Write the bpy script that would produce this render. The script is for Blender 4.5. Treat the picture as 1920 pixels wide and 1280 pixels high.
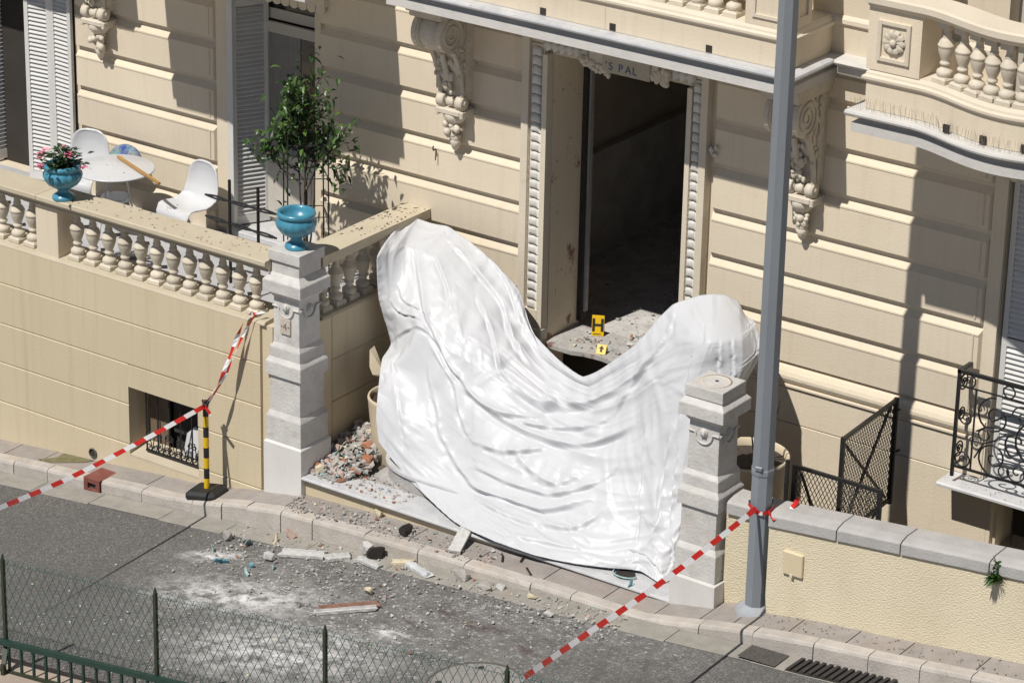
import bpy, bmesh, math, random
import numpy as np
from mathutils import Vector, Matrix, noise
random.seed(7)
R = math.radians
scene = bpy.context.scene
col = scene.collection
for o in list(bpy.data.objects):
    bpy.data.objects.remove(o, do_unlink=True)

# ---------------------------------------------------------------- camera
YAW, PIT, ROL = -0.610905, 0.394324, 0.022241
fw = Vector((math.sin(YAW)*math.cos(PIT), math.cos(YAW)*math.cos(PIT), -math.sin(PIT)))
rt = Vector((math.cos(YAW), -math.sin(YAW), 0))
up = rt.cross(fw)
c_, s_ = math.cos(ROL), math.sin(ROL)
rt, up = c_*rt + s_*up, -s_*rt + c_*up
cam = bpy.data.cameras.new('camera')
cam_o = bpy.data.objects.new('camera', cam)
col.objects.link(cam_o)
M = Matrix((rt, up, -fw)).transposed().to_4x4()
M.translation = Vector((19.223, -23.732, 14.243))
cam_o.matrix_world = M
cam.sensor_width = 36.0
cam.lens = 6085.0/1920.0*36.0
cam.clip_start = 0.5
cam.clip_end = 500
scene.camera = cam_o

# ---------------------------------------------------------------- sky and sun
SUN = Vector((0.13, 1.0, -1.52)).normalized()      # travel direction of the light
elev = math.asin(-SUN.z)
w = bpy.data.worlds.new('World')
scene.world = w
w.use_nodes = True
nt = w.node_tree
bg = nt.nodes['Background']
sky = nt.nodes.new('ShaderNodeTexSky')
sky.sky_type = 'NISHITA'
sky.sun_disc = False
sky.sun_elevation = elev
sky.sun_rotation = math.atan2(-SUN.x, -SUN.y)
sky.air_density = 0.6
sky.dust_density = 0.0
nt.links.new(sky.outputs[0], bg.inputs[0])
bg.inputs[1].default_value = 0.06
sl = bpy.data.lights.new('sun', 'SUN')
sl.energy = 5.0
sl.angle = R(0.53)
sl.color = (1.0, 0.955, 0.89)
so = bpy.data.objects.new('sun', sl)
so.rotation_euler = SUN.to_track_quat('-Z', 'Y').to_euler()
so.location = (0, -10, 30)
col.objects.link(so)
scene.view_settings.view_transform = 'Standard'
scene.view_settings.look = 'None'
scene.view_settings.gamma = 1
scene.view_settings.exposure = -0.14
scene.view_settings.use_curve_mapping = False

# ---------------------------------------------------------------- materials
MATS = {}
def lin(c):
    return tuple(((v/255.0+0.055)/1.055)**2.4 if v/255.0 > 0.04045 else v/255.0/12.92 for v in c)

def mat(name, c1, c2=None, scale=3.0, rough=0.8, bump=0.0, bscale=40.0, spots=(), metal=0.0, stretch=(1, 1, 1), spec=0.5, detail=6.0, trans=0.0, coat=0.0, var=0.07):
    """Procedural material: two-tone noise in world space, bump relief, extra stain layers
    spots = [(noise scale, low, high, colour, strength)]"""
    if name in MATS:
        return MATS[name]
    m = bpy.data.materials.new(name)
    m.use_nodes = True
    t = m.node_tree
    b = t.nodes['Principled BSDF']
    geo = t.nodes.new('ShaderNodeNewGeometry')
    mp = t.nodes.new('ShaderNodeMapping')
    mp.inputs['Scale'].default_value = stretch
    t.links.new(geo.outputs['Position'], mp.inputs[0])
    if c2 is None:
        c2 = tuple(v*0.85 for v in c1)
    n = t.nodes.new('ShaderNodeTexNoise')
    n.inputs['Scale'].default_value = scale
    n.inputs['Detail'].default_value = detail
    n.inputs['Roughness'].default_value = 0.65
    t.links.new(mp.outputs[0], n.inputs['Vector'])
    rp = t.nodes.new('ShaderNodeValToRGB')
    rp.color_ramp.elements[0].position = 0.32
    rp.color_ramp.elements[1].position = 0.68
    rp.color_ramp.elements[0].color = (*c2, 1)
    rp.color_ramp.elements[1].color = (*c1, 1)
    t.links.new(n.outputs['Fac'], rp.inputs[0])
    cur = rp.outputs[0]
    for i, sp_ in enumerate(spots):
        sc, lo, hi, cc, st = sp_[:5]
        src = mp.outputs[0]
        if len(sp_) > 5:
            mp2 = t.nodes.new('ShaderNodeMapping')
            mp2.inputs['Scale'].default_value = sp_[5]
            t.links.new(geo.outputs['Position'], mp2.inputs[0])
            src = mp2.outputs[0]
        n2 = t.nodes.new('ShaderNodeTexNoise')
        n2.inputs['Scale'].default_value = sc
        n2.inputs['Detail'].default_value = 8
        n2.inputs['Roughness'].default_value = 0.7
        ad = t.nodes.new('ShaderNodeVectorMath')
        ad.operation = 'ADD'
        ad.inputs[1].default_value = (7.3*(i+1), 3.1*(i+1), 1.7)
        t.links.new(src, ad.inputs[0])
        t.links.new(ad.outputs[0], n2.inputs['Vector'])
        mr = t.nodes.new('ShaderNodeMapRange')
        mr.inputs['From Min'].default_value = lo
        mr.inputs['From Max'].default_value = hi
        mr.inputs['To Max'].default_value = st
        t.links.new(n2.outputs['Fac'], mr.inputs[0])
        mx = t.nodes.new('ShaderNodeMixRGB')
        mx.inputs['Color2'].default_value = (*cc, 1)
        t.links.new(mr.outputs[0], mx.inputs[0])
        t.links.new(cur, mx.inputs['Color1'])
        cur = mx.outputs[0]
    oi = t.nodes.new('ShaderNodeObjectInfo')
    vr = t.nodes.new('ShaderNodeMapRange')
    vr.inputs['To Min'].default_value = 1-var
    vr.inputs['To Max'].default_value = 1+var*.4
    t.links.new(oi.outputs['Random'], vr.inputs[0])
    hv = t.nodes.new('ShaderNodeHueSaturation')
    t.links.new(vr.outputs[0], hv.inputs['Value'])
    t.links.new(cur, hv.inputs['Color'])
    t.links.new(hv.outputs[0], b.inputs['Base Color'])
    b.inputs['Roughness'].default_value = rough
    b.inputs['Metallic'].default_value = metal
    b.inputs['Specular IOR Level'].default_value = spec
    if coat:
        b.inputs['Coat Weight'].default_value = coat
        b.inputs['Coat Roughness'].default_value = 0.05
    if trans:
        b.inputs['Transmission Weight'].default_value = trans
    if bump:
        n3 = t.nodes.new('ShaderNodeTexNoise')
        n3.inputs['Scale'].default_value = bscale
        n3.inputs['Detail'].default_value = 5
        t.links.new(mp.outputs[0], n3.inputs['Vector'])
        bp = t.nodes.new('ShaderNodeBump')
        bp.inputs['Strength'].default_value = 1.0
        bp.inputs['Distance'].default_value = bump
        t.links.new(n3.outputs['Fac'], bp.inputs['Height'])
        t.links.new(bp.outputs[0], b.inputs['Normal'])
    MATS[name] = m
    return m

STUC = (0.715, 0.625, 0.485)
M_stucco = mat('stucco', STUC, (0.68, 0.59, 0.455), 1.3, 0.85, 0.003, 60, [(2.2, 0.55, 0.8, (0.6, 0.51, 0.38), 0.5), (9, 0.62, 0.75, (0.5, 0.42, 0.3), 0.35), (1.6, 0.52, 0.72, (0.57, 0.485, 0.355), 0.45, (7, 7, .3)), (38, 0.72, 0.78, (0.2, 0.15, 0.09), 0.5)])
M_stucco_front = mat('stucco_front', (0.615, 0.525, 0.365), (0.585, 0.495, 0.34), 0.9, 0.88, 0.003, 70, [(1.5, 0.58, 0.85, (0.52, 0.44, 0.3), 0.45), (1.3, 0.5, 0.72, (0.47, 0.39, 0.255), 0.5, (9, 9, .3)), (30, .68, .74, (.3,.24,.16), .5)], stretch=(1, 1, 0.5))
M_trim = mat('trim', (0.68, 0.61, 0.49), (0.62, 0.55, 0.44), 2.5, 0.75, 0.003, 50, [(6, 0.6, 0.8, (0.35, 0.29, 0.2), 0.35)])
M_carved = mat('carved_stone', (0.66, 0.6, 0.5), (0.56, 0.5, 0.4), 6, 0.8, 0.006, 45, [(9, 0.58, 0.75, (0.38, 0.32, 0.22), 0.4)])
M_bead = mat('bead_paint', (0.66, 0.64, 0.59), (0.58, 0.555, 0.51), 8, 0.7, 0.004, 40)
M_fascia = mat('slab_stone', (0.62, 0.605, 0.575), (0.54, 0.525, 0.5), 5, 0.7, 0.003, 40, [(10, 0.6, 0.75, (0.35, 0.33, 0.3), 0.4)])
M_marble = mat('grey_marble', (0.62, 0.62, 0.62), (0.48, 0.49, 0.51), 5, 0.45, 0.002, 30, [(14, 0.58, 0.7, (0.3, 0.3, 0.31), 0.5)])
M_balus = mat('baluster_stone', (0.64, 0.58, 0.475), (0.57, 0.51, 0.41), 5, 0.75, 0.003, 60, [(9, 0.52, 0.75, (0.42, 0.36, 0.27), 0.5), (30, 0.64, 0.72, (0.25, 0.2, 0.14), 0.5)], var=.14)
M_coping = mat('coping_stone', (0.55, 0.485, 0.365), (0.5, 0.435, 0.32), 3, 0.85, 0.004, 60, [(20, 0.64, 0.72, (0.3, 0.24, 0.15), 0.5), (3, 0.6, 0.8, (0.45, 0.38, 0.26), 0.4)])
M_ped = mat('pedestal_stone', (0.63, 0.615, 0.59), (0.5, 0.485, 0.46), 6, 0.75, 0.006, 40, [(9, 0.56, 0.7, (0.4, 0.37, 0.34), 0.65), (3, 0.55, 0.75, (0.55, 0.47, 0.38), 0.5), (45, 0.66, 0.73, (0.18, 0.16, 0.14), 0.8), (90, 0.66, 0.72, (0.25, 0.23, 0.2), 0.7)])
M_plinth = mat('plinth_stone', (0.7, 0.69, 0.67), (0.63, 0.61, 0.58), 3, 0.5, 0.002, 50, [(5, 0.6, 0.8, (0.48, 0.43, 0.36), 0.4)], stretch=(1, 1, 0.35))
M_copstone = mat('grey_limestone', (0.47, 0.455, 0.44), (0.385, 0.375, 0.36), 4, 0.85, 0.006, 50, [(12, 0.6, 0.72, (0.28, 0.26, 0.23), 0.5), (40, 0.68, 0.75, (0.15, 0.14, 0.12), 0.7)])
M_kerb = mat('kerb_stone', (0.52, 0.48, 0.435), (0.4, 0.365, 0.325), 5, 0.85, 0.006, 50, [(3, 0.55, 0.75, (0.48, 0.36, 0.26), 0.6), (14, 0.58, 0.7, (0.2, 0.18, 0.16), 0.45)])
M_slab = mat('paving', (0.35, 0.32, 0.295), (0.27, 0.245, 0.225), 6, 0.9, 0.005, 60, [(2.2, 0.5, 0.7, (0.34, 0.27, 0.225), 0.6), (25, 0.62, 0.72, (0.14, 0.12, 0.1), 0.6)])
M_gutter = mat('gutter_concrete', (0.34, 0.32, 0.28), (0.26, 0.245, 0.215), 7, 0.9, 0.005, 70, [(2, 0.55, 0.75, (0.36, 0.29, 0.22), 0.5), (30, 0.62, 0.7, (0.13, 0.11, 0.09), 0.5)])
M_joint = mat('joint_dirt', (0.15, 0.135, 0.115), (0.08, 0.07, 0.06), 12, 0.95)
M_shutter = mat('shutter_paint', (0.64, 0.635, 0.615), (0.6, 0.595, 0.575), 4, 0.55)
M_wood_white = mat('door_paint', (0.55, 0.52, 0.46), (0.5, 0.47, 0.41), 4, 0.5)
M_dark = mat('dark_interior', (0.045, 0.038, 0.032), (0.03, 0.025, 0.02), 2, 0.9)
M_curtain = mat('curtain', (0.28, 0.27, 0.25), (0.2, 0.19, 0.18), 14, 0.9, stretch=(6, 6, 0.4))
M_glass = mat('window_glass', (0.02, 0.022, 0.024), (0.015, 0.016, 0.018), 1, 0.05, spec=0.8)
M_black = mat('black_iron', (0.022, 0.022, 0.024), (0.014, 0.014, 0.015), 20, 0.45, 0.001, 80)
M_pole = mat('pole_paint', (0.235, 0.26, 0.285), (0.2, 0.22, 0.245), 3, 0.42, 0.001, 120, [(12, 0.63, 0.72, (0.13, 0.14, 0.15), 0.4)], stretch=(1, 1, 0.3))
M_blue = mat('blue_glaze', (0.07, 0.29, 0.4), (0.05, 0.22, 0.32), 9, 0.32, 0.002, 25, [(7, 0.55, 0.75, (0.1, 0.31, 0.4), 0.6), (18, 0.6, 0.7, (0.16, 0.3, 0.36), 0.5)], coat=0.1)
M_white_pl = mat('white_plastic', (0.62, 0.63, 0.645), (0.59, 0.6, 0.62), 2, 0.32)
M_yellow = mat('yellow_plastic', (0.78, 0.5, 0.01), (0.72, 0.45, 0.01), 5, 0.4)
M_blackpl = mat('black_rubber', (0.02, 0.02, 0.02), (0.014, 0.014, 0.014), 10, 0.6, 0.002, 60)
M_red = mat('tape_red', (0.62, 0.025, 0.02), (0.55, 0.02, 0.016), 6, 0.35)
M_tapew = mat('tape_white', (0.8, 0.8, 0.81), (0.74, 0.74, 0.76), 6, 0.35)
M_green = mat('fence_green', (0.012, 0.05, 0.04), (0.008, 0.035, 0.028), 9, 0.5)
M_wire = mat('fence_wire', (0.05, 0.13, 0.12), (0.035, 0.1, 0.09), 9, 0.5)
M_post = mat('fence_post', (0.03, 0.04, 0.02), (0.02, 0.028, 0.014), 9, 0.6, 0.001, 60)
M_soil = mat('soil', (0.085, 0.065, 0.048), (0.045, 0.035, 0.027), 30, 0.95, 0.02, 60)
M_pot = mat('planter_clay', (0.62, 0.53, 0.38), (0.57, 0.48, 0.34), 4, 0.8, 0.002, 60)
M_brown = mat('wood', (0.3, 0.18, 0.08), (0.22, 0.13, 0.06), 8, 0.7, stretch=(1, 8, 8))
M_leaf = mat('leaf', (0.05, 0.115, 0.022), (0.025, 0.065, 0.014), 25, 0.38, spec=0.6)
M_leaf3 = mat('leaf_light', (0.1, 0.17, 0.035), (0.06, 0.12, 0.025), 25, 0.4, spec=0.6)
M_leaf2 = mat('leaf_dark', (0.026, 0.06, 0.016), (0.014, 0.035, 0.01), 25, 0.4, spec=0.6)
M_bark = mat('bark', (0.09, 0.065, 0.045), (0.05, 0.038, 0.028), 30, 0.9, 0.004, 60)
M_pink = mat('petal', (0.68, 0.1, 0.2), (0.58, 0.22, 0.3), 30, 0.6)
M_pinkl = mat('petal_pale', (0.75, 0.38, 0.42), (0.7, 0.25, 0.32), 30, 0.6)

def bsdf(m):
    return m.node_tree.nodes['Principled BSDF']

# ---------------------------------------------------------------- mesh helpers
class MB:
    def __init__(s):
        s.v, s.f, s.mi, s.sm = [], [], [], []
    def add(s, vs, fs, mi=0, smooth=False):
        o = len(s.v)
        s.v += [tuple(p) for p in vs]
        for f in fs:
            s.f.append(tuple(i+o for i in f)); s.mi.append(mi); s.sm.append(smooth)
        return s
    def box(s, x0, x1, y0, y1, z0, z1, mi=0):
        vs = [(x0,y0,z0),(x1,y0,z0),(x1,y1,z0),(x0,y1,z0),(x0,y0,z1),(x1,y0,z1),(x1,y1,z1),(x0,y1,z1)]
        return s.add(vs, [(0,3,2,1),(4,5,6,7),(0,1,5,4),(1,2,6,5),(2,3,7,6),(3,0,4,7)], mi)
    def bbox(s, x0, x1, y0, y1, z0, z1, b=0.01, mi=0):
        """box with chamfered edges"""
        bm = bmesh.new()
        bmesh.ops.create_cube(bm, size=1)
        for v in bm.verts:
            v.co = ((x0+x1)/2+v.co.x*(x1-x0), (y0+y1)/2+v.co.y*(y1-y0), (z0+z1)/2+v.co.z*(z1-z0))
        bmesh.ops.bevel(bm, geom=list(bm.edges), offset=b, segments=1, affect='EDGES')
        return s.bm(bm, mi)
    def bm(s, bm, mi=0, smooth=False):
        bm.verts.index_update()
        s.add([v.co[:] for v in bm.verts], [[v.index for v in f.verts] for f in bm.faces], mi, smooth)
        bm.free()
        return s
    def frustum(s, cx, cy, z0, z1, ax, ay, bx, by, mi=0):
        vs = [(cx-ax,cy-ay,z0),(cx+ax,cy-ay,z0),(cx+ax,cy+ay,z0),(cx-ax,cy+ay,z0),(cx-bx,cy-by,z1),(cx+bx,cy-by,z1),(cx+bx,cy+by,z1),(cx-bx,cy+by,z1)]
        return s.add(vs, [(0,3,2,1),(4,5,6,7),(0,1,5,4),(1,2,6,5),(2,3,7,6),(3,0,4,7)], mi)
    def lathe(s, prof, n=16, c=(0,0,0), mi=0, smooth=True, flute=None):
        vs, fs = [], []
        for k, (r, z) in enumerate(prof):
            for i in range(n):
                a = 2*math.pi*i/n
                rr = r*(flute(k, a) if flute else 1)
                vs.append((c[0]+rr*math.cos(a), c[1]+rr*math.sin(a), c[2]+z))
        m = len(prof)
        for k in range(m-1):
            for i in range(n):
                j = (i+1) % n
                fs.append((k*n+i, k*n+j, (k+1)*n+j, (k+1)*n+i))
        s.add(vs, fs, mi, smooth)
        if prof[0][0] > 1e-4: s.add([vs[i] for i in range(n)], [tuple(reversed(range(n)))], mi)
        if prof[-1][0] > 1e-4: s.add([vs[(m-1)*n+i] for i in range(n)], [tuple(range(n))], mi)
        return s
    def tube(s, pts, r, n=6, mi=0, smooth=True, closed=False, caps=True):
        P = [Vector(p) for p in pts]
        rr = r if isinstance(r, (list, tuple)) else [r]*len(P)
        vs, fs = [], []
        m = len(P)
        prev = None
        for k in range(m):
            if closed: d = P[(k+1) % m]-P[k-1]
            else: d = P[min(k+1, m-1)]-P[max(k-1, 0)]
            if d.length < 1e-9: d = Vector((0,0,1))
            d.normalize()
            if prev is None:
                a = d.orthogonal().normalized()
            else:
                a = prev - d*prev.dot(d)
                a = a.normalized() if a.length > 1e-6 else d.orthogonal().normalized()
            prev = a
            b = d.cross(a)
            for i in range(n):
                t = 2*math.pi*i/n
                vs.append(tuple(P[k] + (a*math.cos(t)+b*math.sin(t))*rr[k]))
        for k in range(m if closed else m-1):
            k2 = (k+1) % m
            for i in range(n):
                j = (i+1) % n
                fs.append((k*n+i, k*n+j, k2*n+j, k2*n+i))
        s.add(vs, fs, mi, smooth)
        if not closed and caps and n > 2:
            s.add([vs[i] for i in range(n)], [tuple(reversed(range(n)))], mi)
            s.add([vs[(m-1)*n+i] for i in range(n)], [tuple(range(n))], mi)
        return s
    def bar(s, a, b, w, h=None, mi=0):
        """rectangular bar between two points"""
        h = h or w
        a, b = Vector(a), Vector(b)
        d = (b-a).normalized()
        u = d.cross(Vector((0,0,1)))
        if u.length < 1e-4: u = Vector((1,0,0))
        u.normalize(); v = u.cross(d)
        vs = []
        for p in (a, b):
            for (i, j) in ((-1,-1),(1,-1),(1,1),(-1,1)):
                vs.append(tuple(p+u*i*w/2+v*j*h/2))
        return s.add(vs, [(0,1,2,3),(7,6,5,4),(0,4,5,1),(1,5,6,2),(2,6,7,3),(3,7,4,0)], mi)
    def ball(s, c, r, mi=0, n=8, m=6):
        rx, ry, rz = r if isinstance(r, (tuple, list)) else (r, r, r)
        vs = [(c[0], c[1], c[2]-rz)]
        for k in range(1, m):
            t = math.pi*k/m
            for i in range(n):
                a = 2*math.pi*i/n
                vs.append((c[0]+rx*math.sin(t)*math.cos(a), c[1]+ry*math.sin(t)*math.sin(a), c[2]-rz*math.cos(t)))
        vs.append((c[0], c[1], c[2]+rz))
        fs = [(0, 1+(i+1) % n, 1+i) for i in range(n)]
        for k in range(m-2):
            for i in range(n):
                j = (i+1) % n
                fs.append((1+k*n+i, 1+k*n+j, 1+(k+1)*n+j, 1+(k+1)*n+i))
        L = len(vs)-1
        fs += [(L, 1+(m-2)*n+i, 1+(m-2)*n+(i+1) % n) for i in range(n)]
        return s.add(vs, fs, mi, True)
    def prism(s, poly, axis, a, b, mi=0, smooth=False):
        """extrude a 2D polygon along axis ('x': poly in (y,z); 'y': (x,z); 'z': (x,y))"""
        n = len(poly)
        def P(p, t):
            return (t, p[0], p[1]) if axis == 'x' else ((p[0], t, p[1]) if axis == 'y' else (p[0], p[1], t))
        vs = [P(p, a) for p in poly]+[P(p, b) for p in poly]
        s.add(vs, [(i, (i+1) % n, n+(i+1) % n, n+i) for i in range(n)], mi, smooth)
        s.add(vs, [tuple(reversed(range(n))), tuple(range(n, 2*n))], mi)
        return s
    def sweep(s, path, prof, mi=0, smooth=False, ends=True):
        """profile [(offset, z)] (closed polygon) swept along a 2D path; offset to the right-hand side of travel"""
        n = len(path)
        P = [Vector((p[0], p[1])) for p in path]
        ns = []
        for i in range(n):
            d1 = (P[i]-P[i-1]).normalized() if i > 0 else None
            d2 = (P[i+1]-P[i]).normalized() if i < n-1 else None
            n1 = Vector((d1.y, -d1.x)) if d1 else None
            n2 = Vector((d2.y, -d2.x)) if d2 else None
            if n1 is None: nn = n2
            elif n2 is None: nn = n1
            else:
                b = (n1+n2)
                nn = b/max(0.3, (1+n1.dot(n2)))
            ns.append(nn)
        vs = []
        m = len(prof)
        for i in range(n):
            for (o, z) in prof:
                q = P[i]+ns[i]*o
                vs.append((q.x, q.y, z))
        fs = []
        for i in range(n-1):
            for k in range(m):
                l = (k+1) % m
                fs.append((i*m+k, i*m+l, (i+1)*m+l, (i+1)*m+k))
        s.add(vs, fs, mi, smooth)
        if ends:
            s.add([vs[k] for k in range(m)], [tuple(range(m))], mi)
            s.add([vs[(n-1)*m+k] for k in range(m)], [tuple(reversed(range(m)))], mi)
        return s
    def mesh(s, name, mats):
        me = bpy.data.meshes.new(name)
        me.from_pydata(s.v, [], s.f)
        if not isinstance(mats, (list, tuple)): mats = [mats]
        for m in mats: me.materials.append(m)
        me.polygons.foreach_set('material_index', s.mi)
        me.polygons.foreach_set('use_smooth', s.sm)
        bm = bmesh.new(); bm.from_mesh(me)
        bmesh.ops.recalc_face_normals(bm, faces=list(bm.faces))
        bm.to_mesh(me); bm.free()
        me.update()
        return me
    def build(s, name, mats, parent=None):
        return link(name, s.mesh(name, mats), parent)

def link(name, me, parent=None, loc=(0,0,0), rot=(0,0,0), scl=(1,1,1)):
    o = bpy.data.objects.new(name, me)
    col.objects.link(o)
    o.location = loc; o.rotation_euler = rot; o.scale = scl
    if parent: o.parent = parent
    return o

def tag(o, label=None, cat=None, group=None, kind=None):
    if label: o['label'] = label
    if cat: o['category'] = cat
    if group: o['group'] = group
    if kind: o['kind'] = kind
    return o

def empty(name, loc=(0,0,0), label=None, cat=None, group=None, rz=0):
    o = bpy.data.objects.new(name, None)
    o.empty_display_size = 0.1
    col.objects.link(o)
    o.location = loc
    o.rotation_euler = (0, 0, rz)
    return tag(o, label, cat, group)

def bevel_mod(o, w=0.006, seg=2):
    b = o.modifiers.new('bevel', 'BEVEL')
    b.width = w; b.segments = seg; b.limit_method = 'ANGLE'; b.angle_limit = R(40)
    return o

def hull(pts):
    bm = bmesh.new()
    for p in pts: bm.verts.new(p)
    r = bmesh.ops.convex_hull(bm, input=list(bm.verts))
    bmesh.ops.delete(bm, geom=[g for g in r['geom_interior'] if isinstance(g, bmesh.types.BMVert)], context='VERTS')
    return bm

def chunk_mesh(name, sx, sy, sz, m, n=14, rnd=random, flat=False):
    pts = []
    for i in range(n):
        v = Vector((rnd.gauss(0,1), rnd.gauss(0,1), rnd.gauss(0,1))).normalized()
        q = [max(-0.75, min(0.75, v.x*1.2)), max(-0.75, min(0.75, v.y*1.2)), max(-0.7, min(0.7, v.z*1.2))]
        pts.append((q[0]*sx*rnd.uniform(.8,1), q[1]*sy*rnd.uniform(.8,1), q[2]*sz*rnd.uniform(.8,1)+sz*0.55))
    b = MB().bm(hull(pts))
    return b.mesh(name, m)

# ---------------------------------------------------------------- ground profiles (z along the street)
GX = [-30,-4.34,-3.2,-2.87,-1.97,-1.46,-0.98,-0.57,0.0,1.0,2.0,3.4,4.43,5.03,5.25,5.61,5.94,6.3,7.0,7.93,8.27,30]
GZ = [-3.5,-0.787,-0.666,-0.639,-0.541,-0.496,-0.41,-0.32,-0.215,-0.158,-0.108,-0.055,-0.045,0.074,0.125,0.19,0.25,0.30,0.372,0.492,0.528,3.2]
RX = [-30,-6,-3.7,-2.65,-1.1,-.33,.49,1.83,3.2,3.67,5.14,5.49,5.73,6.38,9,30]
RZ = [-3.5,-1.1,-.875,-.757,-.59,-.504,-.42,-.26,-.15,-.115,.0,.037,.06,.106,.36,2.7]
def G(x): return float(np.interp(x, GX, GZ))
def RD(x, y=0): return float(np.interp(x, RX, RZ))
F = 2.25       # facade plane (y)
KY = -0.45     # kerb face
# ================================================================ SETTING
def strip_mesh(xs, y0, y1, zf, dz=0.0, ny=1):
    b = MB()
    vs, fs = [], []
    for x in xs:
        for j in range(ny+1):
            y = y0+(y1-y0)*j/ny
            vs.append((x, y, zf(x)+dz))
    for i in range(len(xs)-1):
        for j in range(ny):
            a = i*(ny+1)+j
            fs.append((a, a+ny+1, a+ny+2, a+1))
    return b.add(vs, fs)
XS = [-30]+[x*0.25 for x in range(-40, 61)]+[30]

def road_material():
    m = bpy.data.materials.new('asphalt'); m.use_nodes = True
    t = m.node_tree; N = t.nodes; L = t.links
    b = N['Principled BSDF']; b.inputs['Roughness'].default_value = 0.9
    geo = N.new('ShaderNodeNewGeometry'); pos = geo.outputs['Position']
    def noise_(scale, detail=4, rough=0.6, off=(0,0,0), st=(1,1,1)):
        mp = N.new('ShaderNodeMapping'); mp.inputs['Location'].default_value = off; mp.inputs['Scale'].default_value = st
        L.new(pos, mp.inputs[0])
        n = N.new('ShaderNodeTexNoise'); n.inputs['Scale'].default_value = scale; n.inputs['Detail'].default_value = detail; n.inputs['Roughness'].default_value = rough
        L.new(mp.outputs[0], n.inputs['Vector']); return n.outputs['Fac']
    def rng(v, a, c, lo=0.0, hi=1.0):
        mr = N.new('ShaderNodeMapRange'); mr.inputs['From Min'].default_value = a; mr.inputs['From Max'].default_value = c
        mr.inputs['To Min'].default_value = lo; mr.inputs['To Max'].default_value = hi
        L.new(v, mr.inputs[0]); return mr.outputs[0]
    def mul(a, c):
        n = N.new('ShaderNodeMath'); n.operation = 'MULTIPLY'; L.new(a, n.inputs[0])
        if isinstance(c, float): n.inputs[1].default_value = c
        else: L.new(c, n.inputs[1])
        return n.outputs[0]
    def mx(f, base, c):
        n = N.new('ShaderNodeMixRGB'); L.new(f, n.inputs[0]); L.new(base, n.inputs['Color1'])
        if isinstance(c, tuple): n.inputs['Color2'].default_value = (*c, 1)
        else: L.new(c, n.inputs['Color2'])
        return n.outputs[0]
    def blob(cx, cy, rx, ry, soft=0.6, rot=0.0):
        """soft elliptical patch on the ground, 1 inside"""
        mp = N.new('ShaderNodeMapping'); mp.vector_type = 'TEXTURE'
        mp.inputs['Location'].default_value = (cx, cy, 0); mp.inputs['Rotation'].default_value = (0,0,rot); mp.inputs['Scale'].default_value = (rx, ry, 1000)
        L.new(pos, mp.inputs[0])
        ln = N.new('ShaderNodeVectorMath'); ln.operation = 'LENGTH'; L.new(mp.outputs[0], ln.inputs[0])
        return rng(ln.outputs['Value'], 1.0, 1.0-soft)
    def vmax(a, c):
        n = N.new('ShaderNodeMath'); n.operation = 'MAXIMUM'; L.new(a, n.inputs[0]); L.new(c, n.inputs[1]); return n.outputs[0]
    # aggregate speckle
    vo = N.new('ShaderNodeTexVoronoi'); vo.inputs['Scale'].default_value = 75; L.new(pos, vo.inputs['Vector'])
    rp = N.new('ShaderNodeValToRGB')
    e = rp.color_ramp.elements
    e[0].position = 0.0; e[0].color = (0.082, 0.079, 0.075, 1); e[1].position = 1.0; e[1].color = (0.235, 0.228, 0.216, 1)
    e.new(0.55).color = (0.12, 0.116, 0.11, 1); e.new(0.86).color = (0.165, 0.16, 0.152, 1)
    sep = N.new('ShaderNodeSeparateColor'); L.new(vo.outputs['Color'], sep.inputs[0]); L.new(sep.outputs[0], rp.inputs[0])
    cur = rp.outputs[0]
    cur = mx(rng(noise_(1.1, 5), 0.42, 0.72, 0, 0.35), cur, (0.085, 0.08, 0.075))
    # fine grey dust around the entrance
    area = vmax(vmax(blob(2.3, -2.1, 3.0, 2.3, .9), blob(0.9, -1.5, 2.0, 1.4, .9)), blob(3.6, -0.9, 2.6, 0.8, .9))
    cur = mx(mul(rng(noise_(3.3, 10, .75, (3,1,0)), 0.42, 0.64, 0, 0.55), area), cur, (0.33, 0.32, 0.305))
    # white plaster powder
    pw = vmax(vmax(blob(-0.12, -1.22, 0.5, 0.2, .8, .3), blob(1.9, -2.75, 1.4, 0.8, .95, .2)), vmax(blob(0.75, -1.9, 1.3, 0.55, .95, .2), blob(2.6, -1.9, 0.35, 0.14, .8)))
    cur = mx(mul(rng(noise_(4.6, 14, .72, (1,5,0), (1,1.5,1)), 0.42, 0.60, 0, 1.0), pw), cur, (0.74, 0.74, 0.74))
    cur = mx(mul(rng(noise_(15, 10, .8, (9,2,0), (1,1.4,1)), 0.55, 0.61, 0, 0.9), area), cur, (0.68, 0.67, 0.66))
    # dark red-brown stains and damp marks
    st = vmax(vmax(blob(3.25, -1.35, 0.42, 0.13, .8, .1), blob(2.65, -1.62, 0.26, 0.09, .8)), vmax(blob(3.95, -1.55, 0.24, 0.08, .8, -.3), blob(2.75, -1.25, 0.3, 0.08, .8)))
    cur = mx(mul(rng(noise_(11, 8, .7, (4,4,0)), 0.42, 0.58, 0, 0.8), st), cur, (0.055, 0.028, 0.026))
    ty = vmax(blob(4.75, -1.5, 0.06, 0.9, .9, .35), blob(5.1, -1.3, 0.06, 0.8, .9, .5))
    cur = mx(mul(ty, 0.35), cur, (0.06, 0.055, 0.05))
    L.new(cur, b.inputs['Base Color'])
    bp = N.new('ShaderNodeBump'); bp.inputs['Distance'].default_value = 0.006
    L.new(vo.outputs['Distance'], bp.inputs['Height']); L.new(bp.outputs[0], b.inputs['Normal'])
    return m
M_road = road_material()
tag(strip_mesh(XS, -60, KY+0.02, RD, 0, 12).build('road', M_road), kind='structure')
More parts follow.
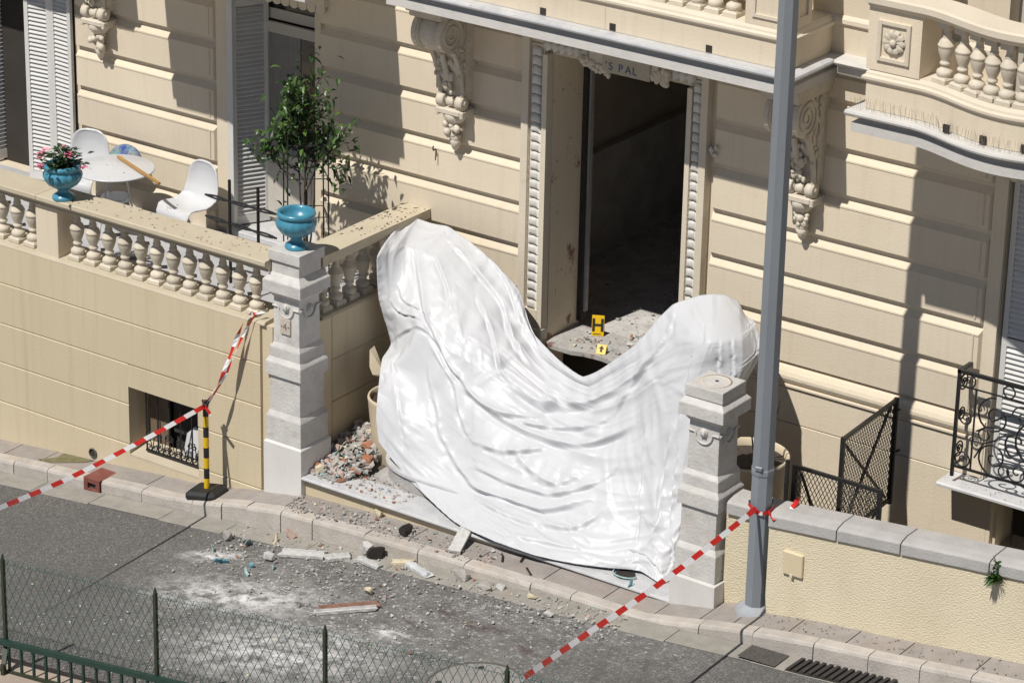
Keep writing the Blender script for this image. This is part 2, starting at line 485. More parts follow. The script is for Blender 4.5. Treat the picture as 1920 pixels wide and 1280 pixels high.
tag(strip_mesh(XS, -60, -4.12, RD, 0.06, 6).build('near_pavement', mat('near_paving', (0.4, 0.33, 0.27), (0.33, 0.27, 0.22), 6, 0.9, 0.004, 60)), kind='structure')

# gutter of concrete slabs
gut = strip_mesh(XS, -0.73, KY, RD, 0.002).build('gutter', M_joint); tag(gut, kind='structure')
gx = -7.9
while gx < 11:
    L_ = random.uniform(0.8, 1.25)
    b = MB(); n = 5
    vs, fs = [], []
    yf = -0.73+random.uniform(-.012, .012)
    for i in range(n+1):
        x = gx+0.004+(L_-0.008)*i/n
        for y, dz in ((yf, .0), (yf+.006, .007), (KY-0.004, .012)):
            vs.append((x, y, RD(x)+dz))
    for i in range(n):
        for k in range(2):
            fs.append((i*3+k, i*3+3+k, i*3+4+k, i*3+1+k))
    b.add(vs, fs).build('gutter_slab', M_gutter, gut)
    gx += L_

# pavement of flat slabs and kerb stones
pav = strip_mesh(XS, -0.31, 0.6, G, -0.012).build('pavement', M_joint); tag(pav, kind='structure')
def paving(x0, x1, y0, y1):
    n = max(2, int((x1-x0)/0.15))
    vs, fs = [], []
    for i in range(n+1):
        x = x0+0.006+(x1-x0-0.012)*i/n
        vs += [(x, y0, G(x)-.02), (x, y0+.004, G(x)), (x, y1, G(x)+.004), (x, y1, G(x)-.02)]
    for i in range(n):
        for k in range(3):
            fs.append((i*4+k, i*4+4+k, i*4+5+k, i*4+1+k))
    fs += [(0,1,2,3), (n*4+3, n*4+2, n*4+1, n*4)]
    return MB().add(vs, fs)
px_ = [-8,-6.9,-5.8,-4.75,-3.98,-3.45,-2.85,-1.9,-0.95,0.02,0.85,1.6,2.45,3.25,3.95,4.55,5.05,5.42,6.02,6.62,7.18,7.95,8.8,9.8,11]
for a, c in zip(px_[:-1], px_[1:]):
    paving(a, c, -0.305, 0.25).build('paving_slab', M_slab, pav)
kerb = strip_mesh(XS, -0.43, -0.31, G, -0.03).build('kerb', M_joint); tag(kerb, kind='structure')
kx = [-7.8,-6.9,-6.0,-5.3,-4.6,-3.7,-3.2,-2.42,-1.84,-1.13,-.73,-.39,.07,.48,1.15,1.83,2.4,3.2,3.67,4.23,5.13,5.72,6.37,6.94,7.47,7.98,8.6,9.4,10.2]
for a, c in zip(kx[:-1], kx[1:]):
    if abs(a+3.2) < .01: c = -2.66
    j = random.uniform(-.008, .008)
    n = 4; vs, fs = [], []
    for i in range(n+1):
        x = a+0.004+(c-a-0.008)*i/n
        z = G(x)+j*0.6; r = RD(x)
        wob = 0.006*noise.noise(Vector((x*3, 1, 2)))
        vs += [(x, KY+j+wob, r-.06), (x, KY+j+wob, z-.035), (x, KY+j+.012, z-.01), (x, KY+j+.03, z), (x, -0.307, z+.002), (x, -0.307, z-.05)]
    for i in range(n):
        for k in range(5):
            fs.append((i*6+k, i*6+6+k, i*6+7+k, i*6+1+k))
    fs += [tuple(range(6)), tuple(reversed(range(n*6, n*6+6)))]
    MB().add(vs, fs).build('kerb_stone', M_kerb, kerb)
# red-brown kerb drain inlet
M_redst = mat('red_concrete', (0.25, 0.085, 0.06), (0.16, 0.05, 0.04), 8, 0.85, 0.004, 50)
inl = empty('kerb_drain', (-2.54, -0.3, G(-2.54)), 'red-brown painted drain inlet set in the kerb under the tape', 'drain')
b = MB(); z0, z1 = RD(-2.54)-.05, G(-2.54)+.012
b.box(-2.655, -2.43, KY-.012, KY+.02, z1-.05, z1); b.box(-2.655, -2.43, KY-.012, KY+.02, z0, z0+.085)
b.box(-2.655, -2.6, KY-.012, KY+.02, z0+.085, z1-.05); b.box(-2.485, -2.43, KY-.012, KY+.02, z0+.085, z1-.05)
b.box(-2.655, -2.43, KY+.02, -0.17, z1-.03, z1)
o = b.build('body', M_redst, inl); o.location = -inl.location
o = MB().box(-2.6, -2.485, KY+.02, KY+.05, z0, z1-.03).build('slot', M_dark, inl); o.location = -inl.location

# square dark hatch, drain grate and manhole in the road
def hatch():
    t = empty('road_hatch', (5.93, -0.59, RD(5.93)+.016), 'dark rough square hatch in the gutter beside the bar grate', 'hatch')
    MB().add([(-.2,-.14,0.004),(.2,-.14,.02),(.2,.13,.02),(-.2,.13,.004)], [(0,1,2,3)]).build('cover', mat('hatch_fill', (0.12,0.11,0.1), (0.05,0.045,0.04), 45, .9, .008, 60), t)
hatch()
gr = empty('drain_grate', (6.75, -0.56, RD(6.75)), 'black cast iron bar grate of the road drain below the kerb', 'drain grate')
gr.rotation_euler = (0, -math.atan(0.1), 0)
MB().box(-.52, .52, -.16, .11, .010, .016).build('pit', M_dark, gr)
for i in range(14):
    x = -.48+i*.074
    MB().add([(x-.018,-.155,.016),(x+.018,-.155,.016),(x+.03,.11,.016),(x-.006,.11,.016),(x-.018,-.155,.04),(x+.018,-.155,.04),(x+.03,.11,.04),(x-.006,.11,.04)],
             [(4,5,6,7),(0,1,5,4),(1,2,6,5),(2,3,7,6),(3,0,4,7)]).build('grate_bar', mat('cast_iron', (.045,.042,.04), (.03,.028,.026), 20, .6, .002, 60), gr)
mh = empty('manhole_cover', (3.93, -2.38, RD(3.93)), 'round grey concrete-filled manhole cover behind the wire fence', 'manhole')
mh.rotation_euler = (0, -math.atan(0.085), 0)
MB().lathe([(.0,.012),(.42,.012),(.43,.006)], 40, smooth=False).build('cover', mat('manhole_fill', (.3,.285,.265), (.22,.21,.2), 12, .8, .003, 50), mh)
MB().lathe([(.43,.004),(.435,.014),(.452,.014),(.458,.004)], 40).build('ring', M_joint, mh)
for a in (2.0, 3.6, 5.6):
    MB().lathe([(.0,.0165),(.03,.0165),(.034,.012)], 12, (.33*math.cos(a), .33*math.sin(a), 0)).build('lifting_hole', M_dark, mh)

# ================================================================ ENTRANCE LANDING
land = empty('entrance_steps', (2.2, 0, 0), 'marble-edged entrance step platform between the two stone gate pedestals', 'steps')
M_land = mat('dusty_landing', (0.46, 0.45, 0.43), (0.3, 0.29, 0.275), 9, 0.9, 0.008, 50, [(3, .5, .7, (.22, .2, .18), .6), (40, .6, .68, (.62, .6, .58), .6)])
def child(b, name, m, parent):
    o = b.build(name, m, parent); o.location = -parent.location
    return o
child(MB().box(-0.02, 4.6, 0.06, 2.3, -0.3, -0.045), 'landing_floor', M_land, land)
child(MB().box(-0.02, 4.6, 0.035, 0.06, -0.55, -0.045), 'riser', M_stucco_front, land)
n = MB()
prof = [(-0.0, -0.04), (-0.02, -0.034), (-0.03, -0.02), (-0.026, -0.006), (-0.01, 0.0), (0.35, 0.002), (0.35, -0.04)]
n.prism(prof, 'x', -0.015, 2.62); child(n, 'step_nosing', M_marble, land)
n = MB(); n.prism(prof, 'x', 2.625, 4.56); child(n, 'step_nosing', M_marble, land)
child(MB().box(-0.02, 4.6, 0.35, 2.3, -0.045, -0.004), 'floor_slab', M_land, land)
# second step with a rounded left end (mostly under the sheet)
pts = [(4.1, 0.38)]
for i in range(13):
    a = -math.pi/2-math.pi/2*i/12
    pts.append((1.2+0.62*math.cos(a), 0.80+0.42*math.sin(a)))
pts += [(0.58, 2.0), (4.1, 2.0)]
child(MB().prism(pts, 'z', 0.0, 0.155), 'rounded_step', M_land, land)
pts2 = [(4.1, 0.35)]+[(1.2+0.65*math.cos(-math.pi/2-math.pi/2*i/12), 0.80+0.45*math.sin(-math.pi/2-math.pi/2*i/12)) for i in range(13)]+[(0.55, 2.0), (4.1, 2.0)]
child(MB().prism(pts2, 'z', 0.155, 0.185), 'rounded_nosing', M_marble, land)
for k in range(2):
    child(MB().box(1.25, 3.3, 1.05+k*0.3, 2.3, 0.19+k*0.2, 0.386+k*0.2), 'upper_step', M_land, land)

# ================================================================ TERRACE WALL (left)
tw = empty('terrace_wall', (-4, 0.2, -0.8), 'beige grooved terrace wall with a barred basement window on the left', 'wall')
TX0, TX1 = -9.0, -0.56
grooves = [1.113, 0.633, 0.163, -0.310]
def wall_course(x0, x1, z0, z1, y=0.0, top_b=.012, bot_b=.012, ptop=True):
    d = 0.014
    vs = [(x0,y+d,z0),(x1,y+d,z0),(x1,y,z0+bot_b),(x0,y,z0+bot_b),(x1,y,z1-top_b),(x0,y,z1-top_b),(x1,y+d,z1),(x0,y+d,z1)]
    return vs, [(0,1,2,3),(3,2,4,5),(5,4,6,7)]
WX0, WX1, WZ0, WZ1 = -2.395, -1.42, -0.42, 0.372
zs = [1.565]+grooves+[-1.4]
for k in range(len(zs)-1):
    zt, zb = zs[k], zs[k+1]
    spans = [(TX0, TX1)]
    if zb < WZ1 and zt > WZ0:
        spans = [(TX0, WX0), (WX1, TX1)]
    for (a, c) in spans:
        v, f = wall_course(a, c, zb, zt, 0.0)
        v2 = [(a,.3,zb),(c,.3,zb),(c,.3,zt),(a,.3,zt)]
        b = MB().add(v, f)
        b.add([(c,.0,zb+.012),(c,.0,zt-.012),(c,.0135,zt-.012),(c,.0135,zb+.012)], [(0,1,2,3)]); b.add([(a,.0,zb+.012),(a,.0,zt-.012),(a,.0135,zt-.012),(a,.0135,zb+.012)], [(0,1,2,3)])
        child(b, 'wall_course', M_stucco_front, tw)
    if len(spans) == 2:
        if zt > WZ1:
            child(MB().box(WX0, WX1, 0.0, .1, WZ1, zt-.012), 'lintel', M_stucco_front, tw)
        if zb < WZ0 and zb < -0.4:
            child(MB().box(WX0, WX1, 0.0, .1, zb, WZ0-.02), 'apron', M_stucco_front, tw)
b = MB()   # solid core with the window hole
for (x0, x1, z0, z1) in ((TX0, WX0, -1.5, 1.55), (WX1, TX1, -1.5, 1.55), (WX0, WX1, WZ1, 1.55), (WX0, WX1, -1.5, WZ0)):
    b.box(x0, x1, 0.014, 0.42, z0, z1)
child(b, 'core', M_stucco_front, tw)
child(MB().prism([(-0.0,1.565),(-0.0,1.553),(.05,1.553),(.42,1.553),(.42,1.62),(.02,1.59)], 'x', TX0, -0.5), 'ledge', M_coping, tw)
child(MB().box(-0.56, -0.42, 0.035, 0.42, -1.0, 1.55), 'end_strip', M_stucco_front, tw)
# basement window: sloped sill, dark leaf, grille
child(MB().prism([(0.0,WZ0-.02),(0.3,WZ0-.02),(0.3,WZ0+.07),(0.0,WZ0)], 'x', WX0, WX1), 'window_sill', M_coping, tw)
child(MB().box(WX0-.1, WX1+.1, 0.42, 0.9, WZ0-.2, WZ1+.2), 'window_dark', M_dark, tw)
child(MB().box(WX0+.35, WX1-.02, 0.33, 0.36, WZ0+.25, WZ1), 'window_leaf', M_dark, tw)
child(MB().box(WX0+.02, WX0+.3, 0.3, 0.33, WZ0+.06, WZ1), 'window_board', mat('dull_board', (.2,.15,.1), (.14,.1,.07), 6, .9), tw)
gb = child(MB().box(WX0+.14, WX1, .10, .125, WZ0+.045, WZ0+.065).box(WX0+.14, WX1, .10, .125, WZ1-.06, WZ1-.045), 'grille_rail', M_black, tw)
nb = 6
for i in range(nb):
    x = WX0+.15+i*(WX1-WX0-.17)/(nb-1)
    child(MB().tube([(x,.112,WZ0+.05),(x,.112,WZ1-.02)], .009, 6), 'grille_bar', M_black, tw)
def scroll(cx, cz, r, turns, a0, dirn, y, n=26, r1=.15):
    out = []
    for i in range(n):
        t = i/(n-1)
        a = a0+dirn*turns*2*math.pi*t
        rr = r*(1-t*(1-r1))
        out.append((cx+rr*math.cos(a), y, cz+rr*math.sin(a)))
    return out
for i in range(nb-1):
    xc = WX0+.15+(i+.5)*(WX1-WX0-.17)/(nb-1)
    s = MB()
    for sg in (-1, 1):
        s.tube(scroll(xc+sg*.045, WZ0+.27, .04, 1.3, math.pi/2 if sg > 0 else math.pi/2, -sg, .105, 20), .006, 5)
        s.tube(scroll(xc+sg*.04, WZ0+.11, .036, 1.2, -math.pi/2, sg, .105, 18), .006, 5)
        s.tube([(xc, .105, WZ0+.07), (xc+sg*.02, .105, WZ0+.17), (xc+sg*.045, .105, WZ0+.31)], .006, 5)
    child(s, 'grille_scroll', M_black, tw)
# white paper in the window
tag(MB().add([(-1.83,.22,-.35),(-1.62,.2,-.33),(-1.6,.25,-.05),(-1.7,.28,.0),(-1.8,.26,-.1)], [(0,1,2,3,4)]).build('paper_scrap', M_white_pl), 'crumpled white paper scrap behind the basement window bars', 'paper')
pp = empty('drain_pipe', (-2.93, 0, G(-2.93)+.09), 'small round pipe mouth in the beige terrace wall above the pavement', 'pipe')
b = MB()
for r0, r1, y0, y1 in ((.05,.05,-.012,.05), (.038,.038,.05,-.012)):
    pass
ring = [(-2.93+.05*math.cos(2*math.pi*i/16), -.012, G(-2.93)+.09+.05*math.sin(2*math.pi*i/16)) for i in range(16)]
b.tube(ring, .008, 6, closed=True)
child(b, 'rim', mat('old_pipe', (.12,.12,.11), (.07,.07,.06), 20, .7), pp)
child(MB().add([(p[0], .0-.004, p[2]) for p in ring], [tuple(range(16))]), 'opening', M_dark, pp)
# wet mossy patch under the pipe
tag(MB().add([(-3.35,-.02,G(-3.35)+.009),(-2.9,-.015,G(-2.9)+.009),(-2.95,-.1,G(-2.95)+.007),(-3.12,-.2,G(-3.12)+.006),(-3.3,-.29,G(-3.3)+.006),(-3.5,-.28,G(-3.5)+.006),(-3.34,-.14,G(-3.34)+.007)], [tuple(range(7))]).build('moss_patch', mat('moss', (.2,.18,.1), (.13,.12,.05), 14, .8, .004, 60)), 'greenish damp moss stain on the pavement below the pipe mouth', 'moss', kind='stuff')

# terrace floor with dark diamonds
tf = MB().box(TX0, -0.13, 0.43, F+.1, 1.1, 1.34).build('terrace_floor', mat('terrace_tile', (.5,.5,.51), (.42,.42,.44), 4, .5, 0, 30)); tag(tf, kind='structure')
for i in range(18):
    for j in range(4):
        x, y = -7.6+i*.42+(j % 2)*.21, .6+j*.42
        if x < -.3: MB().add([(x-.07,y,1.344),(x,y-.07,1.344),(x+.07,y,1.344),(x,y+.07,1.344)], [(0,1,2,3)]).build('dark_tile', M_black, tf)
# return wall beside the steps
rw = empty('return_wall', (-0.2, 1.3, 0), 'beige grooved side wall of the terrace facing the entrance steps', 'wall')
zs2 = [1.585, 1.08, 0.607, 0.132, -0.35]
for k in range(4):
    zt, zb = zs2[k], zs2[k+1]
    d = .012
    b = MB().add([(-.10-d,.62,zb),(-.10-d,2.24,zb),(-.10,2.24,zb+.01),(-.10,.62,zb+.01),(-.10,2.24,zt-.01),(-.10,.62,zt-.01),(-.10-d,2.24,zt),(-.10-d,.62,zt)], [(0,1,2,3),(3,2,4,5),(5,4,6,7)])
    b.add([(-.10-d,.612,zb),(-.10-d,.612,zt),(-.10,.62,zt-.01),(-.10,.62,zb+.01)], [(0,1,2,3)])
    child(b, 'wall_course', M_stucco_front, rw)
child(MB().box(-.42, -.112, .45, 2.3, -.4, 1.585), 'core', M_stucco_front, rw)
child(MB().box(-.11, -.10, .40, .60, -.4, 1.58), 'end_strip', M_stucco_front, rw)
child(MB().prism([(-.085,1.575),(-.42,1.575),(-.42,1.61),(-.10,1.60)], 'y', .45, 2.24), 'ledge', M_coping, rw)

# ================================================================ BALUSTRADES
def baluster_mesh(h, w, m, name='baluster'):
    b = MB()
    k = h
    b.bbox(-w/2, w/2, -w/2, w/2, 0, .075*k, .004)
    b.frustum(0, 0, .075*k, .10*k, w/2*.93, w/2*.93, w/2*.8, w/2*.8)
    r = w/2
    prof = [(.80,.10),(.92,.13),(.95,.165),(.88,.20),(.6,.225),(.44,.25),(.42,.275),(.6,.29),(.64,.31),(.6,.33),(.46,.345),(.52,.37),(.7,.43),(.87,.5),(.93,.55),(.93,.58),(1.0,.59),(1.0,.615),(.9,.63),(.8,.67),(.55,.71),(.47,.73),(.52,.745),(.52,.765),(.44,.78),(.42,.86),(.46,.88)]
    b.lathe([(a*r, z*k) for a, z in prof], 14)
    b.bbox(-w*.42, w*.42, -w*.42, w*.42, .88*k, k+.01, .003)
    return b.mesh(name, m)
BAL = baluster_mesh(0.585, 0.165, M_balus)
bs = empty('terrace_balustrade', (-3, 0.15, 1.6), 'cream stone balustrade with leaf-strewn coping along the terrace front', 'balustrade')
bx = [-3.205+i*0.2255 for i in range(12)]
bx += [-3.85-i*0.2255 for i in range(14)]
for i, x in enumerate(bx):
    o = link('baluster', BAL, bs); o.location = Vector((x, 0.155, 1.598))-bs.location; o.rotation_euler = (0, 0, random.uniform(-.03, .03))
child(MB().bbox(-3.69, -3.375, 0.03, 0.33, 1.585, 2.2, .004), 'pier', M_stucco, bs)
cp = [(0.33, 2.165), (0.33, 2.288), (-0.045, 2.288), (-0.055, 2.28), (-0.055, 2.238), (-0.03, 2.232), (-0.03, 2.222), (-0.02, 2.205), (0.0, 2.195), (0.005, 2.182), (-0.005, 2.178), (-0.005, 2.165)]
child(MB().prism(cp, 'x', -3.60, -0.44), 'coping', M_coping, bs)
child(MB().prism(cp, 'x', -9.0, -3.605), 'coping', M_coping, bs)
rs = empty('return_balustrade', (-0.25, 1.3, 1.6), 'short cream balustrade running back from the numbered pedestal to the house', 'balustrade')
for i, y in enumerate((0.62, 0.845, 1.07, 1.30, 1.53, 1.76, 1.99)):
    o = link('baluster', BAL, rs); o.location = Vector((-0.235, y, 1.60))-rs.location
child(MB().prism([(-.06,2.19),(-.06,2.29),(-.40,2.29),(-.40,2.19)], 'y', .42, 2.246), 'coping', M_coping, rs)

# ================================================================ PEDESTALS
def pedestal(name, x, y, dz, label, plinth_bottom, with_neck=True, number=False):
    t = empty(name, (x, y, 0), label, 'pedestal', 'stone gate pedestals')
    def blk(nm, z0, z1, h0, h1=None, m=M_ped, bev=.006):
        h1 = h1 or h0
        b = MB().frustum(0, 0, z0+dz, z1+dz, h0, h0, h1, h1)
        o = b.build(nm, m, t); bevel_mod(o, bev, 2); return o
    if with_neck:
        blk('plinth', plinth_bottom-dz, .285, .25, .25, M_plinth, .004)
        blk('plinth_slope', .285, .305, .25, .23, M_plinth, .001)
    else:   # lower slab cut along the street slope
        zb = plinth_bottom
        vs = [(-.25,-.27,zb-.2),(.26,-.27,zb-.05),(.27,.2,zb),(-.25,.2,zb-.1),(-.25,-.27,.30),(.255,-.27,.295),(.265,.2,.30),(-.25,.2,.30)]
        o = MB().add(vs, [(0,3,2,1),(4,5,6,7),(0,1,5,4),(1,2,6,5),(2,3,7,6),(3,0,4,7)]).build('plinth', M_plinth, t); bevel_mod(o, .006)
        blk('plinth_block', .1, .305, .225)
    blk('lower_block', .305, .585, .228)
    blk('lower_slope', .585, .64, .226, .2, bev=.003)
    blk('lower_shaft', .60, 1.04, .2, .197)
    blk('base_block', 1.04, 1.19, .23)
    blk('base_slope', 1.19, 1.24, .228, .2, bev=.003)
    blk('shaft_foot', 1.22, 1.35, .2)
    blk('shaft_slope', 1.35, 1.40, .199, .17, bev=.003)
    blk('shaft', 1.38, 1.93, .172, .165)
    blk('neck_mould', 1.90, 1.965, .172, .215, bev=.004)
    blk('cap', 1.965, 2.09, .248)
    blk('cap_slope', 2.09, 2.165, .246, .18, bev=.003)
    # scroll ornament and boss on the faces
    def boss(rot):
        b = MB()
        q = [(.075*math.sin(a), -.0, -.075*math.cos(a)) for a in [math.pi*(-.5+i/16) for i in range(17)]]
        pts = [Vector((-.17,-.176,1.80+dz))]+[Vector((-.1+(p[0]*.0), -.176, 1.80+dz)) for p in q[:1]]+[Vector((p[0]*1.25,-.176,1.785+dz+p[2]*1.25)) for p in q]+[Vector((.1,-.176,1.80+dz)), Vector((.17,-.176,1.80+dz))]
        b.tube(pts, .011, 6)
        b.ball((0,-.165,1.80+dz), (.045,.04,.047), n=12, m=8)
        for sx in (-.35, .35):
            b.ball((sx*.05,-.195,1.805+dz), (.012,.015,.035))
        Mx = Matrix.Rotation(rot, 4, 'Z')
        b.v = [tuple(Mx @ Vector(p)) for p in b.v]
        b.build('carved_boss', M_ped, t)
    boss(0); boss(math.pi/2)
    if with_neck:
        blk('neck', 2.15, 2.30, .178)
        blk('top_slab', 2.30, 2.415, .205)
    else:
        o = MB()
        n = 24
        z0, z1 = 2.15+dz, 2.265+dz
        o.frustum(0, 0, z0, z1, .21, .21, .205, .205)
        ob = o.build('top_slab', M_ped, t); bevel_mod(ob, .008)
        rg = MB().lathe([(.15,0),(.155,.006),(.125,.006),(.12,0)], 28, (0,0,z1-.001)).build('vase_ring_mark', mat('vase_mark', (.66,.6,.52), (.55,.49,.42), 9, .9), t)
        MB().lathe([(0,.004),(.018,.004),(.02,0)], 10, (.0,.02,z1)).build('fixing_hole', M_dark, t)
    if number:
        MB().bbox(-.065, .065, -.19, -.165, 1.515, 1.685, .003).build('number_plate', mat('plate_stone', (.6,.54,.46), (.5,.44,.37), 12, .8, .003, 60), t)
        cu = bpy.data.curves.new('number', 'FONT'); cu.body = '4'; cu.size = .115; cu.extrude = .0015; cu.align_x = 'CENTER'
        tmp = bpy.data.objects.new('tmp', cu); col.objects.link(tmp)
        dg = bpy.context.evaluated_depsgraph_get(); dg.update()
        me = bpy.data.meshes.new_from_object(tmp.evaluated_get(dg)); bpy.data.objects.remove(tmp)
        me.materials.clear(); me.materials.append(mat('engraved', (.22,.2,.18), (.15,.14,.13), 20, .9))
        link('number_four', me, t, (0, -.1915, 1.563), (math.pi/2, 0, 0))
        for sx in (-.045, .045): MB().ball((sx,-.19,1.6), .007).build('plate_screw', M_black, t)
    return t
pedestal('stone_pedestal', -0.25, 0.22, 0.0, 'grey limestone pedestal with the number 4 plate, carrying the empty blue urn', -0.36, True, True)
pedestal('stone_pedestal', 4.78, 0.235, 0.0, 'grey limestone pedestal with a bare top beside the lamp post', 0.0, False)
# ================================================================ VILLA
villa = empty('villa', (2.3, F, 0), 'cream belle epoque villa facade with rusticated bands, balconies and blasted entrance door', 'building')
def vp(b, name, m, parent=None):
    p = parent or villa
    o = b.build(name, m, p)
    if p is villa: o.location = -villa.location
    return o
REC = F+0.055
DX0, DX1, DZ0, DZ1 = 1.43, 3.11, 1.06, 4.29          # door opening
# backing wall with openings
openings = [(-6.9,-5.16,1.32,4.3), (-2.85,-1.64,1.32,4.3), (DX0,DX1,.45,DZ1), (6.63,7.95,1.04,4.25), (6.78,7.9,-0.2,.90)]
b = MB()
xs = sorted({-9.5, 12.0} | {o[0] for o in openings} | {o[1] for o in openings})
for a, c in zip(xs[:-1], xs[1:]):
    mid = (a+c)/2
    holes = sorted([(o[2], o[3]) for o in openings if o[0] < mid < o[1]])
    z = -1.6
    for h in holes:
        if h[0] > z: b.box(a, c, REC, REC+0.5, z, h[0])
        z = h[1]
    b.box(a, c, REC, REC+0.5, z, 4.80)
vp(b, 'wall', M_stucco)
# rusticated bands
ZB = [1.69+0.4725*k for k in range(7)]
def band(x0, x1, z0, z1, l=0.0, r=0.0, y=F, top=.065, bot=.028):
    yr = REC+.004
    z1 -= .027
    vs = [(x0,yr,z0),(x1,yr,z0),(x1,yr,z1),(x0,yr,z1),(x0+l,y,z0+bot),(x1-r,y,z0+bot),(x1-r,y,z1-top),(x0+l,y,z1-top)]
    bb = MB().add(vs, [(4,5,6,7),(0,1,5,4),(1,2,6,5),(2,3,7,6),(3,0,4,7)])
    # small step at the foot of the top chamfer
    bb.box(x0+l, x1-r, y-.006, y+.02, z1-top-.018, z1-top-.002)
    return vp(bb, 'stone_band', M_stucco)
segs = [(-5.1,-3.03,.0,.035), (-1.56,1.11,.0,.0), (3.40,6.49,.02,.035)]
for si, (a, c, l, r) in enumerate(segs):
    lows = {0: [1.215], 1: [.745, 1.2175], 2: []}[si]
    for z in lows+ZB[:-1]:
        z1 = z+.4725
        band(a, c, z-.028, z1-.028, l, r)
    band(a, c, ZB[-1]-.028, 4.827, l, r)
# plain strips beside the window openings
vp(MB().box(-3.03, -2.85, F+.012, REC+.01, 1.4, 4.8), 'pilaster_strip', M_stucco)
vp(MB().box(6.49, 6.63, F+.012, REC+.01, .9, 4.8), 'pilaster_strip', M_stucco)
vp(MB().box(-1.64, -1.56, F+.012, REC+.01, 1.4, 4.8), 'pilaster_strip', M_stucco)
# inner raised border at the right end of bands (left panel and right panel)
for (xr,) in ((-3.1,), (6.42,)):
    for z in ZB[:-1]:
        vp(MB().bbox(xr-.03, xr-.012, F-.012, F+.01, z+.03, z+.35, .005), 'band_fillet', M_stucco)
# base course on the right, torus moulding and lower wall
def base(x0, x1):
    pr = [(REC, 1.665), (F-.005, 1.64), (F-.03, 1.60), (F-.045, 1.56), (F-.045, 1.53), (F-.03, 1.495), (F-.01, 1.48), (F-.012, 1.465), (F-.03, 1.46), (F-.03, 1.44), (F, 1.425), (REC, 1.42)]
    vp(MB().prism(pr, 'x', x0, x1), 'base_moulding', M_stucco)
base(3.40, 6.6); base(.2, 1.11)
vp(MB().bbox(3.36, 6.6, F-.005, REC+.02, 1.05, 1.42, .006), 'base_course', M_stucco)
vp(MB().bbox(3.36, 6.70, F-.005, REC+.02, -1.6, 1.042, .006), 'base_course', M_stucco)
vp(MB().bbox(6.70, 6.745, F-.005, REC+.02, -1.6, .985, .004), 'base_course', M_stucco)
vp(MB().box(7.9, 12, F-.005, REC+.02, -1.6, .98), 'base_course', M_stucco)
vp(MB().box(6.745, 7.9, F-.003, REC+.02, .88, .985), 'base_course', M_stucco)
vp(MB().box(7.95, 12, F, REC+.02, .98, 4.8), 'right_wall', M_stucco)

# ---- door frame with bead moulding
df = vp(MB().box(1.37,1.43,F-.055,F+.06,1.30,4.3).box(3.11,3.165,F-.055,F+.06,1.30,4.3)
        .box(1.12,1.205,F-.06,F+.06,1.50,4.55).box(3.275,3.355,F-.06,F+.06,1.50,4.55)
        .box(1.205,1.37,F-.012,F+.06,1.50,4.40).box(3.165,3.275,F-.012,F+.06,1.50,4.40)
        .box(1.12,1.37,F-.06,F+.06,1.30,1.50).box(3.165,3.355,F-.06,F+.06,1.30,1.50)
        .bbox(1.10,1.44,F-.075,F+.06,1.04,1.30,.008).bbox(3.10,3.37,F-.075,F+.06,1.04,1.30,.008)
        .box(1.205,3.275,F-.012,F+.06,4.39,4.56), 'door_frame', M_trim)
def bead_mesh(w, h):
    bm = bmesh.new()
    bmesh.ops.create_cube(bm, size=1)
    bmesh.ops.subdivide_edges(bm, edges=list(bm.edges), cuts=5, use_grid_fill=True)
    for v in bm.verts:
        x, y, z = v.co
        rr = 1-(abs(x)*2)**5*.55-(abs(z)*2)**5*.6
        v.co = (x*w*(.94 if abs(z) > .4 else 1), -.045*max(rr, .2) if y < 0 else .02, z*h-(abs(x)*2)**2*h*.14)
    return MB().bm(bm, 0, True).mesh('bead', M_bead)
bm1 = bead_mesh(.125, .098); bm2 = bead_mesh(.10, .098)
nbd = 28
for i in range(nbd):
    z = 1.555+i*(2.76/(nbd-1))
    link('bead', bm1, df, (1.288, F-.012, z)); link('bead', bm2, df, (3.22, F-.012, z))
bmh = bead_mesh(.1, .1)
for i in range(20):
    x = 1.42+i*.09
    if 1.95 < x < 2.75: continue
    link('bead', bmh, df, (x, F-.012, 4.40), (0, R(58), 0))
# ornate broken cartouche above the door with the remains of a mosaic name panel
cart = MB()
cart.bbox(1.95, 2.78, F-.09, F+.02, 4.33, 4.56, .01)
rnd = random.Random(3)
for i in range(26):
    t = i/25
    x = 1.86+.34*t; z = 4.36-.02*math.sin(t*3)-.07*t
    cart.ball((x, F-.07-.03*rnd.random(), z+rnd.uniform(-.03,.04)), (rnd.uniform(.02,.05), rnd.uniform(.02,.04), rnd.uniform(.02,.045)), n=6, m=4)
for i in range(22):
    t = i/21
    cart.ball((2.72+.16*t+rnd.uniform(-.02,.02), F-.08, 4.36+rnd.uniform(-.07,.06)), (rnd.uniform(.02,.05), .035, rnd.uniform(.02,.05)), n=6, m=4)
vp(cart, 'door_cartouche', M_carved)
vp(MB().bbox(2.13, 2.70, F-.115, F-.085, 4.29, 4.50, .004), 'mosaic_panel', mat('mosaic', (.5,.44,.33), (.38,.36,.3), 60, .5))
lx = 2.17
M_let = mat('blue_letters', (.05,.1,.22), (.04,.08,.16), 30, .4)
for ch, adv in (("'", .04), ('S', .115), ('P', .082), ('A', .085), ('L', .07)):
    cu = bpy.data.curves.new('letter', 'FONT'); cu.body = ch; cu.size = .115; cu.extrude = .002
    tmp = bpy.data.objects.new('tmp', cu); col.objects.link(tmp)
    dg = bpy.context.evaluated_depsgraph_get(); dg.update()
    me = bpy.data.meshes.new_from_object(tmp.evaluated_get(dg)); bpy.data.objects.remove(tmp)
    me.materials.clear(); me.materials.append(M_let)
    o = link('letter', me, villa, Vector((lx, F-.117, 4.325))-villa.location, (math.pi/2, 0, 0))
    lx += adv
